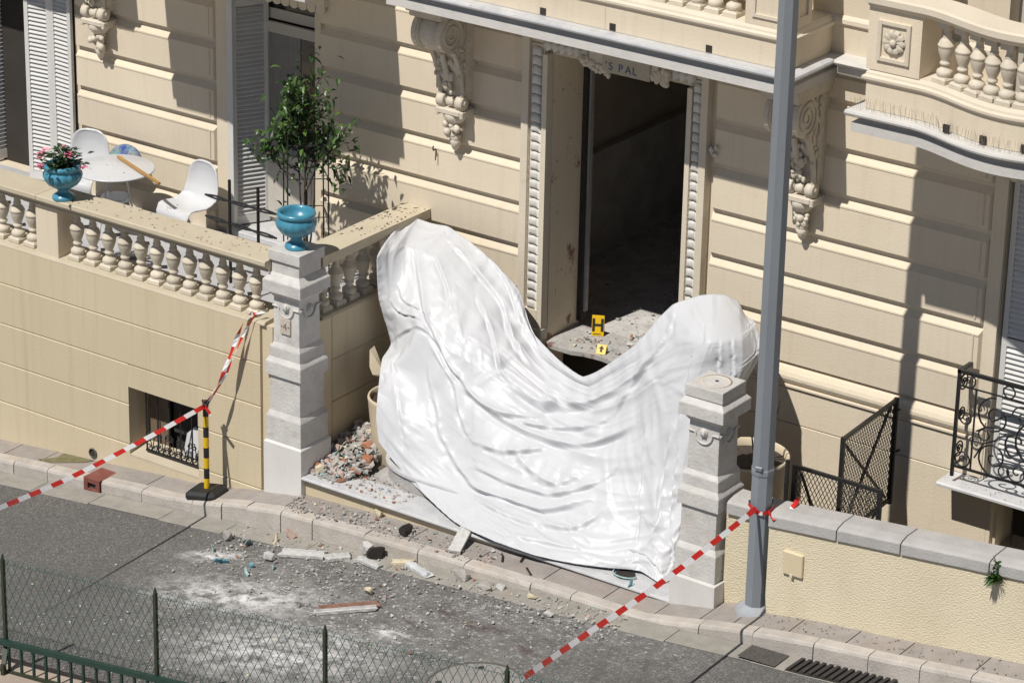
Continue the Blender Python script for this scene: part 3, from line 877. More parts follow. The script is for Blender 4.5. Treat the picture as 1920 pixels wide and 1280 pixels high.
# ---- door reveal, inner frame, hallway
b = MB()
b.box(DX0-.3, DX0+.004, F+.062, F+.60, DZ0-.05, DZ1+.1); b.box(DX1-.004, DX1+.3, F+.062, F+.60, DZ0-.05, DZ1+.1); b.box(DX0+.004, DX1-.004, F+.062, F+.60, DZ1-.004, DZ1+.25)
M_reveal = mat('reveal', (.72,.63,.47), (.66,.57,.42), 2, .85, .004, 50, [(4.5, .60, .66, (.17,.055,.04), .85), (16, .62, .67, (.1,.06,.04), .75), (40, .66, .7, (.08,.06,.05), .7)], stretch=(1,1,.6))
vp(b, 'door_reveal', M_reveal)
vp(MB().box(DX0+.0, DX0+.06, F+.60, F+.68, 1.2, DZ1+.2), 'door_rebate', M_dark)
vp(MB().box(DX0+.06, DX0+.083, F+.64, F+.70, 1.30, DZ1+.2), 'inner_door_frame', mat('white_frame', (.36,.35,.33), (.26,.25,.235), 6, .7))
b = MB()
b.box(DX0-1.2, DX1+1.0, 8.2, 8.3, .9, 5.0); b.box(DX0-1.3, DX0-1.2, F+.6, 8.2, .9, 5.0); b.box(DX1+.9, DX1+1.0, F+.6, 8.2, .9, 5.0); b.box(DX0-1.3, DX1+1.0, F+.55, 8.3, 4.9, 5.0)
b.box(DX0-1.3, DX0-.005, F+.61, F+.66, .9, 5.0); b.box(DX1+.3, DX1+1.0, F+.61, F+.66, .9, 5.0)
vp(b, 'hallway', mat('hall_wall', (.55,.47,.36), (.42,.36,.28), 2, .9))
vp(MB().box(DX0-1.2, DX1+1.0, F+.62, 8.2, .9, 1.07), 'hall_floor', mat('hall_floor', (.62,.6,.57), (.4,.38,.36), 5, .7, .004, 30, [(3,.5,.6,(.5,.49,.47),.6),(14,.58,.66,(.08,.07,.06),.8)]))
vp(MB().box(DX0-1.19, DX0-1.1, F+.9, 8.0, 1.07, 2.3), 'hall_dado', mat('hall_dado', (.6,.57,.5), (.45,.42,.37), 3, .8))
vp(MB().box(2.62, 2.66, 4.4, 4.46, 2.2, 4.6), 'broken_door_stile', mat('stile', (.4,.3,.2), (.3,.2,.12), 8, .7))
vp(MB().add([(2.95,4.0,1.07),(3.5,3.7,1.07),(3.35,3.9,3.4),(3.05,4.2,3.4),(2.98,4.08,1.07),(3.52,3.78,1.07),(3.37,3.98,3.4),(3.07,4.28,3.4)], [(0,1,2,3),(7,6,5,4),(0,4,5,1),(1,5,6,2),(2,6,7,3),(3,7,4,0)]), 'fallen_door_leaf', mat('door_leaf', (.24,.15,.09), (.15,.1,.06), 5, .6))
# threshold slab with a broken edge above a dark void
pts = [(1.50, 2.80)]
for i in range(15):
    x = 1.48+i*.115
    pts.append((x, 2.235-.035*math.sin(i*.9)-rnd.uniform(0,.03)))
pts.append((3.1, 2.80))
M_thr = mat('dusty_marble', (.5,.49,.47), (.36,.35,.33), 10, .7, .006, 40, [(5.5,.55,.62,(.2,.07,.055),.85), (24,.57,.66,(.16,.14,.12),.75)])
th = vp(MB().prism([(DX0-.02, 2.86)]+[(p[0], p[1]) for p in pts[1:-1]]+[(DX1+.02, 2.86)], 'z', 1.115, 1.16), 'threshold_slab', M_thr)
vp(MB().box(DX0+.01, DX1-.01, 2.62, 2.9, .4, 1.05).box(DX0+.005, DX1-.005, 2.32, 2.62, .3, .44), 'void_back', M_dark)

# ---- windows -------------------------------------------------------------
SL = MB().add([(-.5,-.016,.0),(.5,-.016,.0),(.5,.012,.034),(-.5,.012,.034),(-.5,-.016,-.007),(.5,-.016,-.007),(.5,.012,.027),(-.5,.012,.027)],
              [(0,1,2,3),(7,6,5,4),(0,4,5,1),(1,5,6,2),(2,6,7,3),(3,7,4,0)]).mesh('slat', M_shutter)
def shutter(x, y, z0, w, h, rz, n, mids=(.5,), parent=villa, name='shutter'):
    """louvred leaf hinged at (x,y), extending along +x local, rotated by rz"""
    b = MB()
    st = .055
    b.box(0, st, -.02, .02, 0, h); b.box(w-st, w, -.02, .02, 0, h)
    b.box(st, w-st, -.0195, .0195, 0, .1); b.box(st, w-st, -.0195, .0195, h-.08, h)
    for m in mids: b.box(st, w-st, -.0195, .0195, m*h-.04, m*h+.04)
    o = b.build(name, M_shutter, parent)
    o.location = Vector((x, y, z0))-(villa.location if parent is villa else Vector((0,0,0)))
    o.rotation_euler = (0, 0, rz)
    zs = [.1+(h-.2)*(i+.5)/n for i in range(n)]
    for z in zs:
        if any(abs(z-m*h) < .06 for m in mids): continue
        link('slat', SL, o, (w/2, 0, z-.012), (0,0,0), (w-2*st, 1, (h-.2)/n/.045))
    b2 = MB().box(st, w-st, .013, .017, .1, h-.08)
    return o
# window at the far left: leaf facing the street in two narrow folds, another folded into the reveal
shutter(-5.86, F-.02, 1.35, .37, 2.92, R(6), 54, ())
shutter(-5.49, F+.02, 1.35, .34, 2.92, R(-5), 54, ())
shutter(-6.62, F+.02, 1.35, .52, 2.92, R(78), 54, ())
vp(MB().box(-6.9, -5.16, F+.30, F+.6, 1.3, 4.35), 'window_dark', M_dark)
hk = MB(); hk.tube([(.0,F+.03,2.97),(.0,F-.05,2.97),(.0,F-.06,2.99),(.0,F-.05,3.02)], .008, 6); hk.tube([(.02,F-.03,2.97),(.02,F-.04,2.86)], .006, 5)
vp(hk, 'wall_hook', M_black)
bb_ = MB()
for i in range(9): bb_.ball((3.42+random.uniform(-.03,.04), F-.03, 3.72+random.uniform(-.06,.06)), (random.uniform(.012,.03),.02,random.uniform(.012,.03)), n=6, m=4)
vp(bb_, 'broken_bracket', M_bead)
# middle window: leaf folded into the left reveal, glazed door
shutter(-2.83, F+.03, 1.45, .44, 2.75, R(62), 50, (.93,))
vp(MB().box(-2.86, -2.78, F-.01, F+.035, 1.4, 4.3), 'shutter_post', M_shutter)
b = MB()
gy = F+.44
b.box(-2.86,-2.76,gy,gy+.06,1.4,4.3); b.box(-1.76,-1.62,gy,gy+.06,1.4,4.3); b.box(-2.76,-1.76,gy,gy+.06,3.80,3.92); b.box(-2.76,-1.76,gy,gy+.06,1.4,1.5)
vp(b, 'window_frame', M_wood_white)
lf = MB()
lf.box(-2.70,-2.60,gy-.05,gy-.01,1.5,3.78); lf.box(-1.92,-1.80,gy-.05,gy-.01,1.5,3.78); lf.box(-2.60,-1.92,gy-.05,gy-.01,3.66,3.78); lf.box(-2.60,-1.92,gy-.05,gy-.01,1.5,2.28)
lo = vp(lf, 'glazed_door', M_wood_white)
MB().bbox(-2.52,-2.0,gy-.06,gy-.05,1.6,2.18,.006).build('door_panel', M_wood_white, lo)
MB().box(-2.60,-1.92,gy-.035,gy-.03,2.28,3.66).build('pane', M_glass, lo)
MB().box(-2.60,-2.15,gy-.042,gy-.038,2.28,3.66).build('curtain', M_curtain, lo)
vp(MB().box(-2.76,-1.76,gy+.02,gy+.025,3.92,4.3), 'transom_pane', M_glass)
vp(MB().box(-3.0,-1.5,F+.55,F+.62,1.3,4.4), 'window_dark', M_dark)
vp(MB().bbox(-2.86,-1.62,F-.06,F+.5,1.36,1.43,.01), 'door_sill', M_marble)
def lambrequin(x0, x1, z):
    b = MB()
    n = int((x1-x0)/.115)
    b.box(x0, x1, F-.07, F+.03, z+.07, z+.17)
    for i in range(n):
        x = x0+(i+.5)*(x1-x0)/n
        pl = [(x-.055, z+.07)]+[(x-.055*math.cos(math.pi*k/8), z+.03-.045*math.sin(math.pi*k/8)) for k in range(9)]+[(x+.055, z+.07)]
        b.prism(pl, 'y', F-.065, F-.03)
    vp(b, 'window_lambrequin', M_trim)
lambrequin(-3.0, -1.45, 4.18); lambrequin(6.42, 8.2, 4.15)
# right window: closed louvred shutters
shutter(6.66, F+.10, 1.06, .62, 3.16, 0, 56, (.45,))
shutter(7.30, F+.10, 1.06, .62, 3.16, 0, 56, (.45,))
vp(MB().box(6.64,7.95,F+.14,F+.18,1.055,4.2), 'shutter_back', M_shutter)
# basement window under the right window
vp(MB().box(6.7,8.0,F+.4,F+.46,-.3,1.0), 'window_dark', M_dark)
vp(MB().prism([(F-.01,.25),(F+.4,.25),(F+.4,.36),(F-.01,.30)], 'x', 6.745, 7.9), 'basement_sill', M_coping)
for i in range(6):
    vp(MB().tube([(6.9+i*.18, F+.16, .3), (6.9+i*.18, F+.16, .89)], .009, 6), 'basement_bar', M_black)

# ---- balconies ------------------------------------------------------------
def balcony(path, name, x_end_ped=None, marble=M_marble, body=M_stucco):
    prof_low = [(-.35,4.76),(.0,4.76),(.0,4.845),(-.012,4.853),(-.035,4.86),(-.07,4.885),(-.075,4.905),(-.03,4.918),(-.35,4.918)]
    o = vp(MB().sweep(path, prof_low), name, M_fascia)
    MB().sweep(path, [(-.35,4.918),(.03,4.918),(.052,4.925),(.06,4.945),(.052,4.965),(.03,4.972),(-.35,4.978)]).build('slab_edge', marble, o)
    MB().sweep(path, [(-.35,4.978),(-.085,4.978),(-.085,5.235),(-.35,5.235)]).build('plinth_wall', body, o)
    MB().sweep(path, [(-.35,5.235),(-.085,5.235),(-.07,5.24),(-.05,5.262),(-.05,5.285),(-.075,5.30),(-.08,5.32),(-.105,5.35),(-.35,5.35)]).build('ledge', M_trim, o)
    MB().sweep(path, [(-.36,5.92),(-.1,5.92),(-.075,5.935),(-.06,5.965),(-.035,5.975),(-.035,6.03),(-.06,6.045),(-.36,6.05)]).build('coping', marble if marble is M_marble else M_trim, o)
    return o
BAL2 = baluster_mesh(0.57, 0.16, M_balus)
# central balcony
CB = [(0.0, F+.05), (0.0, 1.37), (4.755, 1.37), (4.755, F+.05)]
cb = balcony(CB, 'central_balcony')
MB().box(.3, 4.45, 1.66, F+.05, 4.77, 4.97).build('floor', M_trim, cb)
def panel_ped(o, x0, x1, y0, y1):
    MB().box(x0, x1, y0, y1, 5.35, 5.93).build('pedestal', M_stucco, o)
    w = x1-x0
    f = MB()
    for (a, c, z0, z1) in ((x0+.08, x0+.115, 5.43, 5.86), (x1-.115, x1-.08, 5.43, 5.86)):
        f.box(a, c, y0-.02, y0+.01, z0, z1)
    f.box(x0+.115, x1-.115, y0-.0195, y0+.01, 5.43, 5.46); f.box(x0+.115, x1-.115, y0-.0195, y0+.01, 5.83, 5.86)
    f.build('panel_frame', M_trim, o)
panel_ped(cb, 4.16, 4.66, 1.47, 1.85)
sf = MB()
for (a, c, z0, z1) in ((1.56, 1.59, 5.43, 5.86), (1.75, 1.78, 5.43, 5.86)): sf.box(4.65, 4.68, a, c, z0, z1)
sf.box(4.65, 4.679, 1.59, 1.75, 5.43, 5.46); sf.box(4.65, 4.679, 1.59, 1.75, 5.83, 5.86); sf.build('panel_frame', M_trim, cb)
panel_ped(cb, .1, .6, 1.47, 1.85)
for i in range(17):
    x = .76+i*.2
    if 2.0 < x < 2.3: continue
    link('baluster', BAL2, cb, (x, 1.59, 5.35))
for x in (1.87, 2.69, 3.79):
    MB().box(x-.035, x+.035, 1.45, 1.462, 4.985, 5.055).build('drain_hole', M_dark, cb)
for x in (.75, 2.6):
    MB().box(x-.004, x+.004, 1.452, 1.46, 4.98, 5.23).build('joint', M_carved, cb)
# bowed balconies left and right of the entrance
def bow_path(xc):
    pts = [(xc-1.56, F+.05), (xc-1.56, .88), (xc-.92, .88)]
    for i in range(1, 20):
        t = i/20
        x = xc-.92+1.84*t
        pts.append((x, .88-.235*(.5-.5*math.cos(2*math.pi*t))**.8))
    pts += [(xc+.92, .88), (xc+1.56, .88), (xc+1.56, F+.05)]
    return pts
def bow_balcony(xc, detail):
    pth = bow_path(xc)
    o = balcony(pth, 'bowed_balcony', marble=M_fascia)
    MB().prism([(p[0]*1.0+(xc-p[0])*.1, p[1]+.15 if p[1] < F else p[1]) for p in pth], 'z', 4.775, 4.96).build('floor', M_trim, o)
    for sx in (-1, 1):
        xa = xc+sx*1.22
        MB().box(xa-.27, xa+.27, .97, 1.35, 5.35, 5.93).build('pedestal', M_stucco, o)
        if not detail: continue
        f = MB(); y0 = .97
        f.bbox(xa-.165, xa-.125, y0-.025, y0+.01, 5.45, 5.83, .004); f.bbox(xa+.125, xa+.165, y0-.025, y0+.01, 5.45, 5.83, .004)
        f.bbox(xa-.125, xa+.125, y0-.024, y0+.01, 5.45, 5.49, .004); f.bbox(xa-.125, xa+.125, y0-.024, y0+.01, 5.79, 5.83, .004)
        f.build('rosette_frame', M_trim, o)
        r = MB()
        for k in range(10):
            a = 2*math.pi*k/10
            ptl = []
            for (rr, ww) in ((.02,.01),(.06,.026),(.095,.03),(.118,.016)):
                ptl.append((rr, ww))
            ca, sa = math.cos(a), math.sin(a)
            vs = []
            for (rr, ww), dy in zip(ptl, (-.02,-.032,-.04,-.018)):
                for q in (-1, 0, 1):
                    lx, lz = rr*ca-q*ww*sa, rr*sa+q*ww*ca
                    vs.append((xa+lx, y0+dy+(.012 if q else 0), 5.64+lz))
            fs = []
            for i in range(3):
                for q in range(2):
                    fs.append((i*3+q, i*3+q+1, i*3+q+4, i*3+q+3))
            r.add(vs, fs, 0, True)
        r.ball((xa, y0-.03, 5.64), (.035,.03,.035), n=10, m=6)
        r.build('rosette', M_carved, o)
    # balusters along the bow
    acc, last = 0, None
    path = [p for p in pth if p[1] < .881 and xc-.93 <= p[0] <= xc+.93]
    P = [Vector(p) for p in path]
    d = .12; L = 0; nxt = .13
    for a, c in zip(P[:-1], P[1:]):
        l = (c-a).length
        while L+l >= nxt:
            q = a+(c-a)*((nxt-L)/l)
            dr = (c-a).normalized()
            link('baluster', BAL2, o, (q.x-dr.y*.2, q.y+dr.x*.2, 5.35), (0,0,math.atan2(dr.y, dr.x)))
            nxt += .2
        L += l
    if detail:   # bird spikes along the slab edge
        sp = MB()
        L = 0; nxt = .02
        PP = [Vector(p) for p in pth[1:-1]]
        for a, c in zip(PP[:-1], PP[1:]):
            l = (c-a).length
            while L+l >= nxt:
                q = a+(c-a)*((nxt-L)/l)
                for k in range(2):
                    bx_, by_ = q.x+random.uniform(-.01,.01), q.y+random.uniform(.0,.05)
                    sp.tube([(bx_, by_, 4.97), (bx_+random.uniform(-.03,.03), by_+random.uniform(-.05,.03), 5.09)], .0011, 3, caps=False)
                nxt += .032
            L += l
        tag(sp.build('bird_spikes', mat('spike_steel', (.4,.36,.33), (.3,.27,.25), 9, .4, metal=.6), o), kind='stuff')
        for (x, y) in ((xc-.55, .80), (xc-.15, .73), (xc+.25, .74)):
            MB().box(x-.03, x+.03, y-.02, y+.0, 4.985, 5.06).build('drain_hole', M_dark, o)
    return o
bow_balcony(7.24, True)
bow_balcony(-2.22, False)
# slab of the next balcony further left, above the left corbel
lb = [(-9.2, F+.05), (-9.2, 1.37), (-4.32, 1.37), (-4.32, F+.05)]
o = balcony(lb, 'left_balcony')
MB().box(-8.9, -4.6, 1.66, F+.05, 4.77, 4.97).build('floor', M_trim, o)
# string course between the balconies and the upper wall
vp(MB().prism([(F-.10,4.80),(F-.14,4.83),(F-.14,4.90),(F-.10,4.915),(F-.20,4.925),(F-.215,4.95),(F-.20,4.975),(F-.0,4.985),(F+.05,4.985),(F+.05,4.80)], 'x', 4.82, 5.62), 'string_course', M_fascia)
vp(MB().prism([(F-.10,4.80),(F-.14,4.83),(F-.14,4.90),(F-.10,4.915),(F-.20,4.925),(F-.215,4.95),(F-.20,4.975),(F-.0,4.985),(F+.05,4.985),(F+.05,4.80)], 'x', -.60, -.07), 'string_course', M_fascia)
b = MB()
for (x0, x1, z0, z1) in ((-9.5,-3.0,4.8,10.5),(-3.0,-1.4,8.2,10.5),(-1.4,1.4,4.8,10.5),(1.4,3.2,8.2,10.5),(3.2,6.5,4.8,10.5),(6.5,8.0,8.2,10.5),(8.0,12,4.8,10.5)):
    b.box(x0, x1, F, F+.4, z0, z1)
vp(b, 'upper_wall', M_stucco)
vp(MB().prism([(F,5.26),(F-.03,5.28),(F-.03,5.32),(F-.012,5.35),(F+.02,5.36),(F+.02,5.26)], 'x', 3.3, 6.4), 'upper_moulding', M_trim)
for (x0, x1) in ((-3.0,-1.4),(1.4,3.2),(6.5,8.0)):
    w = vp(MB().box(x0, x1, F+.3, F+.36, 4.9, 8.3), 'upper_window', M_dark)
    MB().box(x0, x0+.09, F+.2, F+.29, 4.9, 8.2).box(x1-.09, x1, F+.2, F+.29, 4.9, 8.2).box((x0+x1)/2-.06, (x0+x1)/2+.06, F+.2, F+.29, 4.9, 8.2).build('frame', M_wood_white, w)
    MB().box(x0+.09, x1-.09, F+.25, F+.254, 4.9, 8.2).build('pane', M_glass, w)

# ---- carved corbels
def corbel(x, name='corbel'):
    w = .37
    t = MB()
    # cap block
    t.bbox(-w/2-.04, w/2+.04, 1.58, F+.05, 4.66, 4.762, .01)
    t.bbox(-w/2-.02, w/2+.02, 1.62, F+.05, 4.60, 4.67, .01)
    o = t.build(name, M_carved, villa); o.location = Vector((x, 0, 0))-villa.location
    # big roll: swelling drum with bands, axis along x
    def drum(cy, cz, prof, n=24):
        vs, fs = [], []
        for (xx, r) in prof:
            for i in range(n):
                a = 2*math.pi*i/n
                vs.append((xx, cy+r*math.cos(a), cz+r*math.sin(a)))
        m = len(prof)
        for k in range(m-1):
            for i in range(n):
                j = (i+1) % n
                fs.append((k*n+i, k*n+j, (k+1)*n+j, (k+1)*n+i))
        fs += [tuple(range(n)), tuple(range((m-1)*n, m*n))]
        return vs, fs
    h = w/2
    b = MB(); v, f = drum(1.83, 4.42, [(-h,.17),(-h,.2),(-h+.05,.2),(-h+.055,.185),(-h+.075,.185),(-h+.08,.165),(-.06,.19),(0,.2),(.06,.19),(h-.08,.165),(h-.075,.185),(h-.055,.185),(h-.05,.2),(h,.2),(h,.17)])
    b.add(v, f, 0, False); b.build('scroll_roll', M_carved, o)
    # volute spiral on the visible side
    b = MB()
    for sx in (-1, 1):
        sp = []
        for i in range(46):
            t_ = i/45; a = -math.pi*.5+t_*2.4*2*math.pi
            r = .185*(1-t_*.86)
            sp.append((sx*(h+.004), 1.83+r*math.cos(a), 4.42+r*math.sin(a)))
        b = MB(); b.tube(sp, [.018*(1-.5*i/45) for i in range(46)], 6)
        b.build('volute', M_carved, o)
    # body behind the roll, narrowing down to the lower scroll
    pr = [(F+.05,4.62),(1.75,4.62),(1.80,4.25),(1.93,4.20),(1.98,4.13),(2.02,4.0),(2.10,3.85),(2.13,3.72),(2.13,3.62),(F+.05,3.62)]
    b = MB().prism(pr, 'x', -h*.8, h*.8)
    b.box(-h-.03, h*.9, 2.12, F+.05, 3.7, 4.62)
    b.build('body', M_carved, o)
    # edge ribs and acanthus leaf
    b = MB()
    for sx in (-1, 1):
        b.tube([(sx*h*.78,1.92,4.2),(sx*h*.78,1.99,4.08),(sx*h*.78,2.06,3.92),(sx*h*.76,2.1,3.74),(sx*h*.72,2.1,3.64)], .028, 6)
    rn = random.Random(int(x*100)+5)
    for i in range(34):
        t_ = rn.random()
        z = 4.12-.42*t_; y = 1.98+.1*t_
        b.ball((rn.uniform(-.1,.1)*(1.1-.5*t_), y-.02+rn.uniform(-.02,.02), z), (rn.uniform(.015,.035), rn.uniform(.015,.03), rn.uniform(.02,.05)), n=7, m=5)
    b.tube([(0,1.93,4.16),(0,1.97,4.02),(0,2.05,3.84),(0,2.08,3.7)], [.03,.035,.03,.02], 7)
    # foliage on the flat side behind the volute
    for i in range(46):
        y = rn.uniform(2.02,2.2); z = rn.uniform(3.85,4.6)
        b.ball((h*.8+.005, y, z), (rn.uniform(.01,.03), rn.uniform(.012,.03), rn.uniform(.015,.045)), n=6, m=4)
        b.ball((-h*.8-.005, y, z), (.02, .02, .03), n=5, m=4)
    tag(b.build('acanthus', M_carved, o), kind='stuff')
    # lower scrolls, bowl and drop
    b = MB()
    for (xx, r) in ((-.12,.075),(0,.055),(.12,.075)):
        v, f = drum(2.11, 3.60, [(xx-.045,r*.8),(xx-.04,r),(xx+.04,r),(xx+.045,r*.8)], 16); b.add(v, f, 0, True)
        b.ball((xx+.045,2.11,3.60), (.012,.03,.03)); 
    b.bbox(-.15,.15,2.04,F+.03,3.46,3.53,.015)
    b.lathe([(.02,3.33),(.07,3.35),(.115,3.40),(.13,3.46),(.12,3.47)], 16, (0,2.17,0))
    b.bbox(-.175,-.13,2.05,F+.03,3.44,3.52,.01); b.bbox(.13,.175,2.05,F+.03,3.44,3.52,.01)
    for i in range(16):
        b.ball((rn.uniform(-.09,.09), 2.15+rn.uniform(-.05,.03), 3.27+rn.uniform(-.06,.07)), rn.uniform(.022,.045), n=7, m=5)
    b.lathe([(.0,3.03),(.03,3.06),(.05,3.11),(.065,3.16),(.05,3.17),(.07,3.19),(.05,3.22)], 10, (0,2.18,0))
    b.build('drop', M_carved, o)
    return o
for x in (.30, 4.50, -4.66, -8.9): corbel(x)

# ---- wrought iron balconet and marble sill at the right window
bk = vp(MB().box(6.60, 7.98, 1.63, 1.665, 2.38, 2.415).box(6.60, 6.635, 1.63, F, 2.381, 2.414)
        .box(6.60, 7.98, 1.635, 1.66, 1.40, 1.42).box(6.605, 6.63, 1.64, F, 1.401, 1.419)
        .box(6.602, 6.632, 1.632, 1.662, 1.3, 2.4).box(7.94, 7.97, 1.632, 1.662, 1.3, 2.4).box(6.61, 6.63, F-.04, F-.02, 1.35, 2.4).box(6.63, 7.95, 1.64, 1.655, 2.245, 2.258).box(6.80,6.815,1.64,1.655,1.42,2.25), 'balconet', M_black)
def iron(pts, r=.0085): MB().tube(pts, r, 5).build('scroll', M_black, bk)
def circ(cx, cz, r, y=1.648): return [(cx+r*math.cos(a), y, cz+r*math.sin(a)) for a in [2*math.pi*i/20 for i in range(21)]]
for base_x, mir in ((6.82, 1), (7.94, -1)):
    X = lambda d: base_x+mir*d
    def sc(dx, z, r, turns, a0, dr): 
        return [(X(dx)+mir*(p[0]), 1.648, p[2]) for p in scroll(0, z, r, turns, a0, dr, 0, 30, .12)]
    iron(sc(.20, 2.02, .20, 1.6, math.pi*.5, 1), .01)
    iron(sc(.22, 1.60, .18, 1.5, -math.pi*.5, -1), .01)
    iron(sc(.46, 1.82, .30, 1.35, math.pi*.8, -1), .011)
    iron(sc(.50, 2.10, .12, 1.4, math.pi, -1))
    iron(sc(.48, 1.52, .11, 1.4, math.pi, 1))
    iron(circ(X(.33), 2.315, .06)); iron(circ(X(.34), 1.49, .055)); iron(circ(X(.1), 1.81, .055))
    iron([(X(.02),1.648,1.83),(X(.12),1.648,1.9),(X(.3),1.648,1.93),(X(.45),1.648,1.86)], .009)
    iron([(X(.02),1.648,1.55),(X(.1),1.648,1.72),(X(.25),1.648,1.8)], .009)
for (x, z, r) in ((6.715,2.32,.075),(6.715,1.5,.075),(6.715,1.93,.06)):
    iron(circ(x, z, r)); iron([(p[0], p[1], p[2]) for p in scroll(x, z, r*.6, 1.2, 0, 1, 1.648)], .007)
for (y, z, r) in ((1.75,2.25,.075),(1.75,1.55,.075),(1.75,1.92,.06)):
    iron([(6.618, y+r*math.cos(a), z+r*math.sin(a)) for a in [2*math.pi*i/20 for i in range(21)]])
    iron([(6.618, y+r*.6*(1-i/20)*math.cos(i*.5), z+r*.6*(1-i/20)*math.sin(i*.5)) for i in range(20)])
vp(MB().prism([(1.945,.998),(1.93,1.008),(1.93,1.03),(1.945,1.042),(F+.12,1.048),(F+.12,.998)], 'x', 6.285, 8.1), 'window_sill_slab', M_marble)
bk.location = bk.location+Vector((-.215,.372,-.19))
SHEET = [[[-0.077, 1.62, 2.223], [0.03, 1.191, 2.079], [0.05, 1.214, 1.612], [0.16, 1.276, 1.137], [0.3, 0.939, 1.092], [0.5, 0.619, 0.874], [0.58, 0.49, 0.64], [0.66, 0.424, 0.427]], [[-0.056, 2.02, 2.237], [0.108, 1.6, 2.094], [0.376, 1.28, 1.702], [0.659, 1.12, 1.496], [0.656, 0.92, 1.084], [0.839, 0.62, 0.726], [0.947, 0.5, 0.396], [1.024, 0.42, 0.14]], [[0.356, 2.05, 2.223], [0.51, 1.65, 2.021], [0.857, 1.22, 1.634], [1.126, 1.02, 1.323], [1.232, 0.82, 0.973], [1.386, 0.62, 0.608], [1.594, 0.42, 0.262], [1.915, 0.027, 0.05]], [[0.783, 2.0, 2.082], [0.97, 1.6, 1.839], [1.321, 1.22, 1.515], [1.594, 1.0, 1.246], [1.746, 0.8, 0.929], [1.933, 0.58, 0.597], [2.16, 0.34, 0.265], [2.495, -0.09, 0.05]], [[1.353, 1.88, 1.841], [1.438, 1.58, 1.606], [1.766, 1.26, 1.369], [2.04, 1.06, 1.138], [2.25, 0.84, 0.859], [2.479, 0.6, 0.568], [2.691, 0.34, 0.256], [2.975, -0.083, 0.04]], [[1.762, 1.62, 1.498], [1.992, 1.45, 1.348], [2.255, 1.25, 1.207], [2.518, 1.04, 1.022], [2.716, 0.83, 0.799], [2.949, 0.58, 0.534], [3.169, 0.32, 0.258], [3.389, 0.011, 0.03]], [[2.609, 1.25, 1.395], [2.73, 1.18, 1.335], [2.879, 1.1, 1.222], [3.05, 0.97, 1.052], [3.206, 0.8, 0.808], [3.383, 0.6, 0.536], [3.572, 0.38, 0.268], [3.72, 0.126, 0.04]], [[3.2, 1.22, 1.873], [3.265, 1.16, 1.738], [3.34, 1.08, 1.498], [3.431, 0.97, 1.216], [3.55, 0.82, 0.898], [3.688, 0.66, 0.591], [3.852, 0.48, 0.267], [4.007, 0.26, 0.04]], [[3.532, 1.42, 2.348], [3.773, 1.06, 2.164], [3.746, 0.97, 1.872], [3.755, 0.9, 1.455], [3.839, 0.78, 1.063], [3.966, 0.62, 0.699], [4.136, 0.42, 0.353], [4.291, 0.186, 0.03]], [[3.857, 1.62, 2.49], [4.21, 1.02, 2.279], [4.159, 0.95, 1.999], [4.079, 0.86, 1.558], [4.151, 0.72, 1.173], [4.222, 0.6, 0.781], [4.3, 0.45, 0.402], [4.316, 0.413, 0.04]], [[4.039, 1.78, 2.407], [4.412, 1.3, 2.262], [4.488, 1.18, 2.008], [4.44, 1.1, 1.798], [4.389, 0.95, 1.441], [4.343, 0.8, 0.971], [4.351, 0.65, 0.513], [4.362, 0.55, 0.093]], [[4.069, 1.92, 2.188], [4.299, 1.72, 2.254], [4.498, 1.52, 2.095], [4.435, 1.4, 1.83], [4.387, 1.2, 1.41], [4.325, 1.05, 0.874], [4.321, 0.9, 0.409], [4.31, 0.8, 0.036]]]
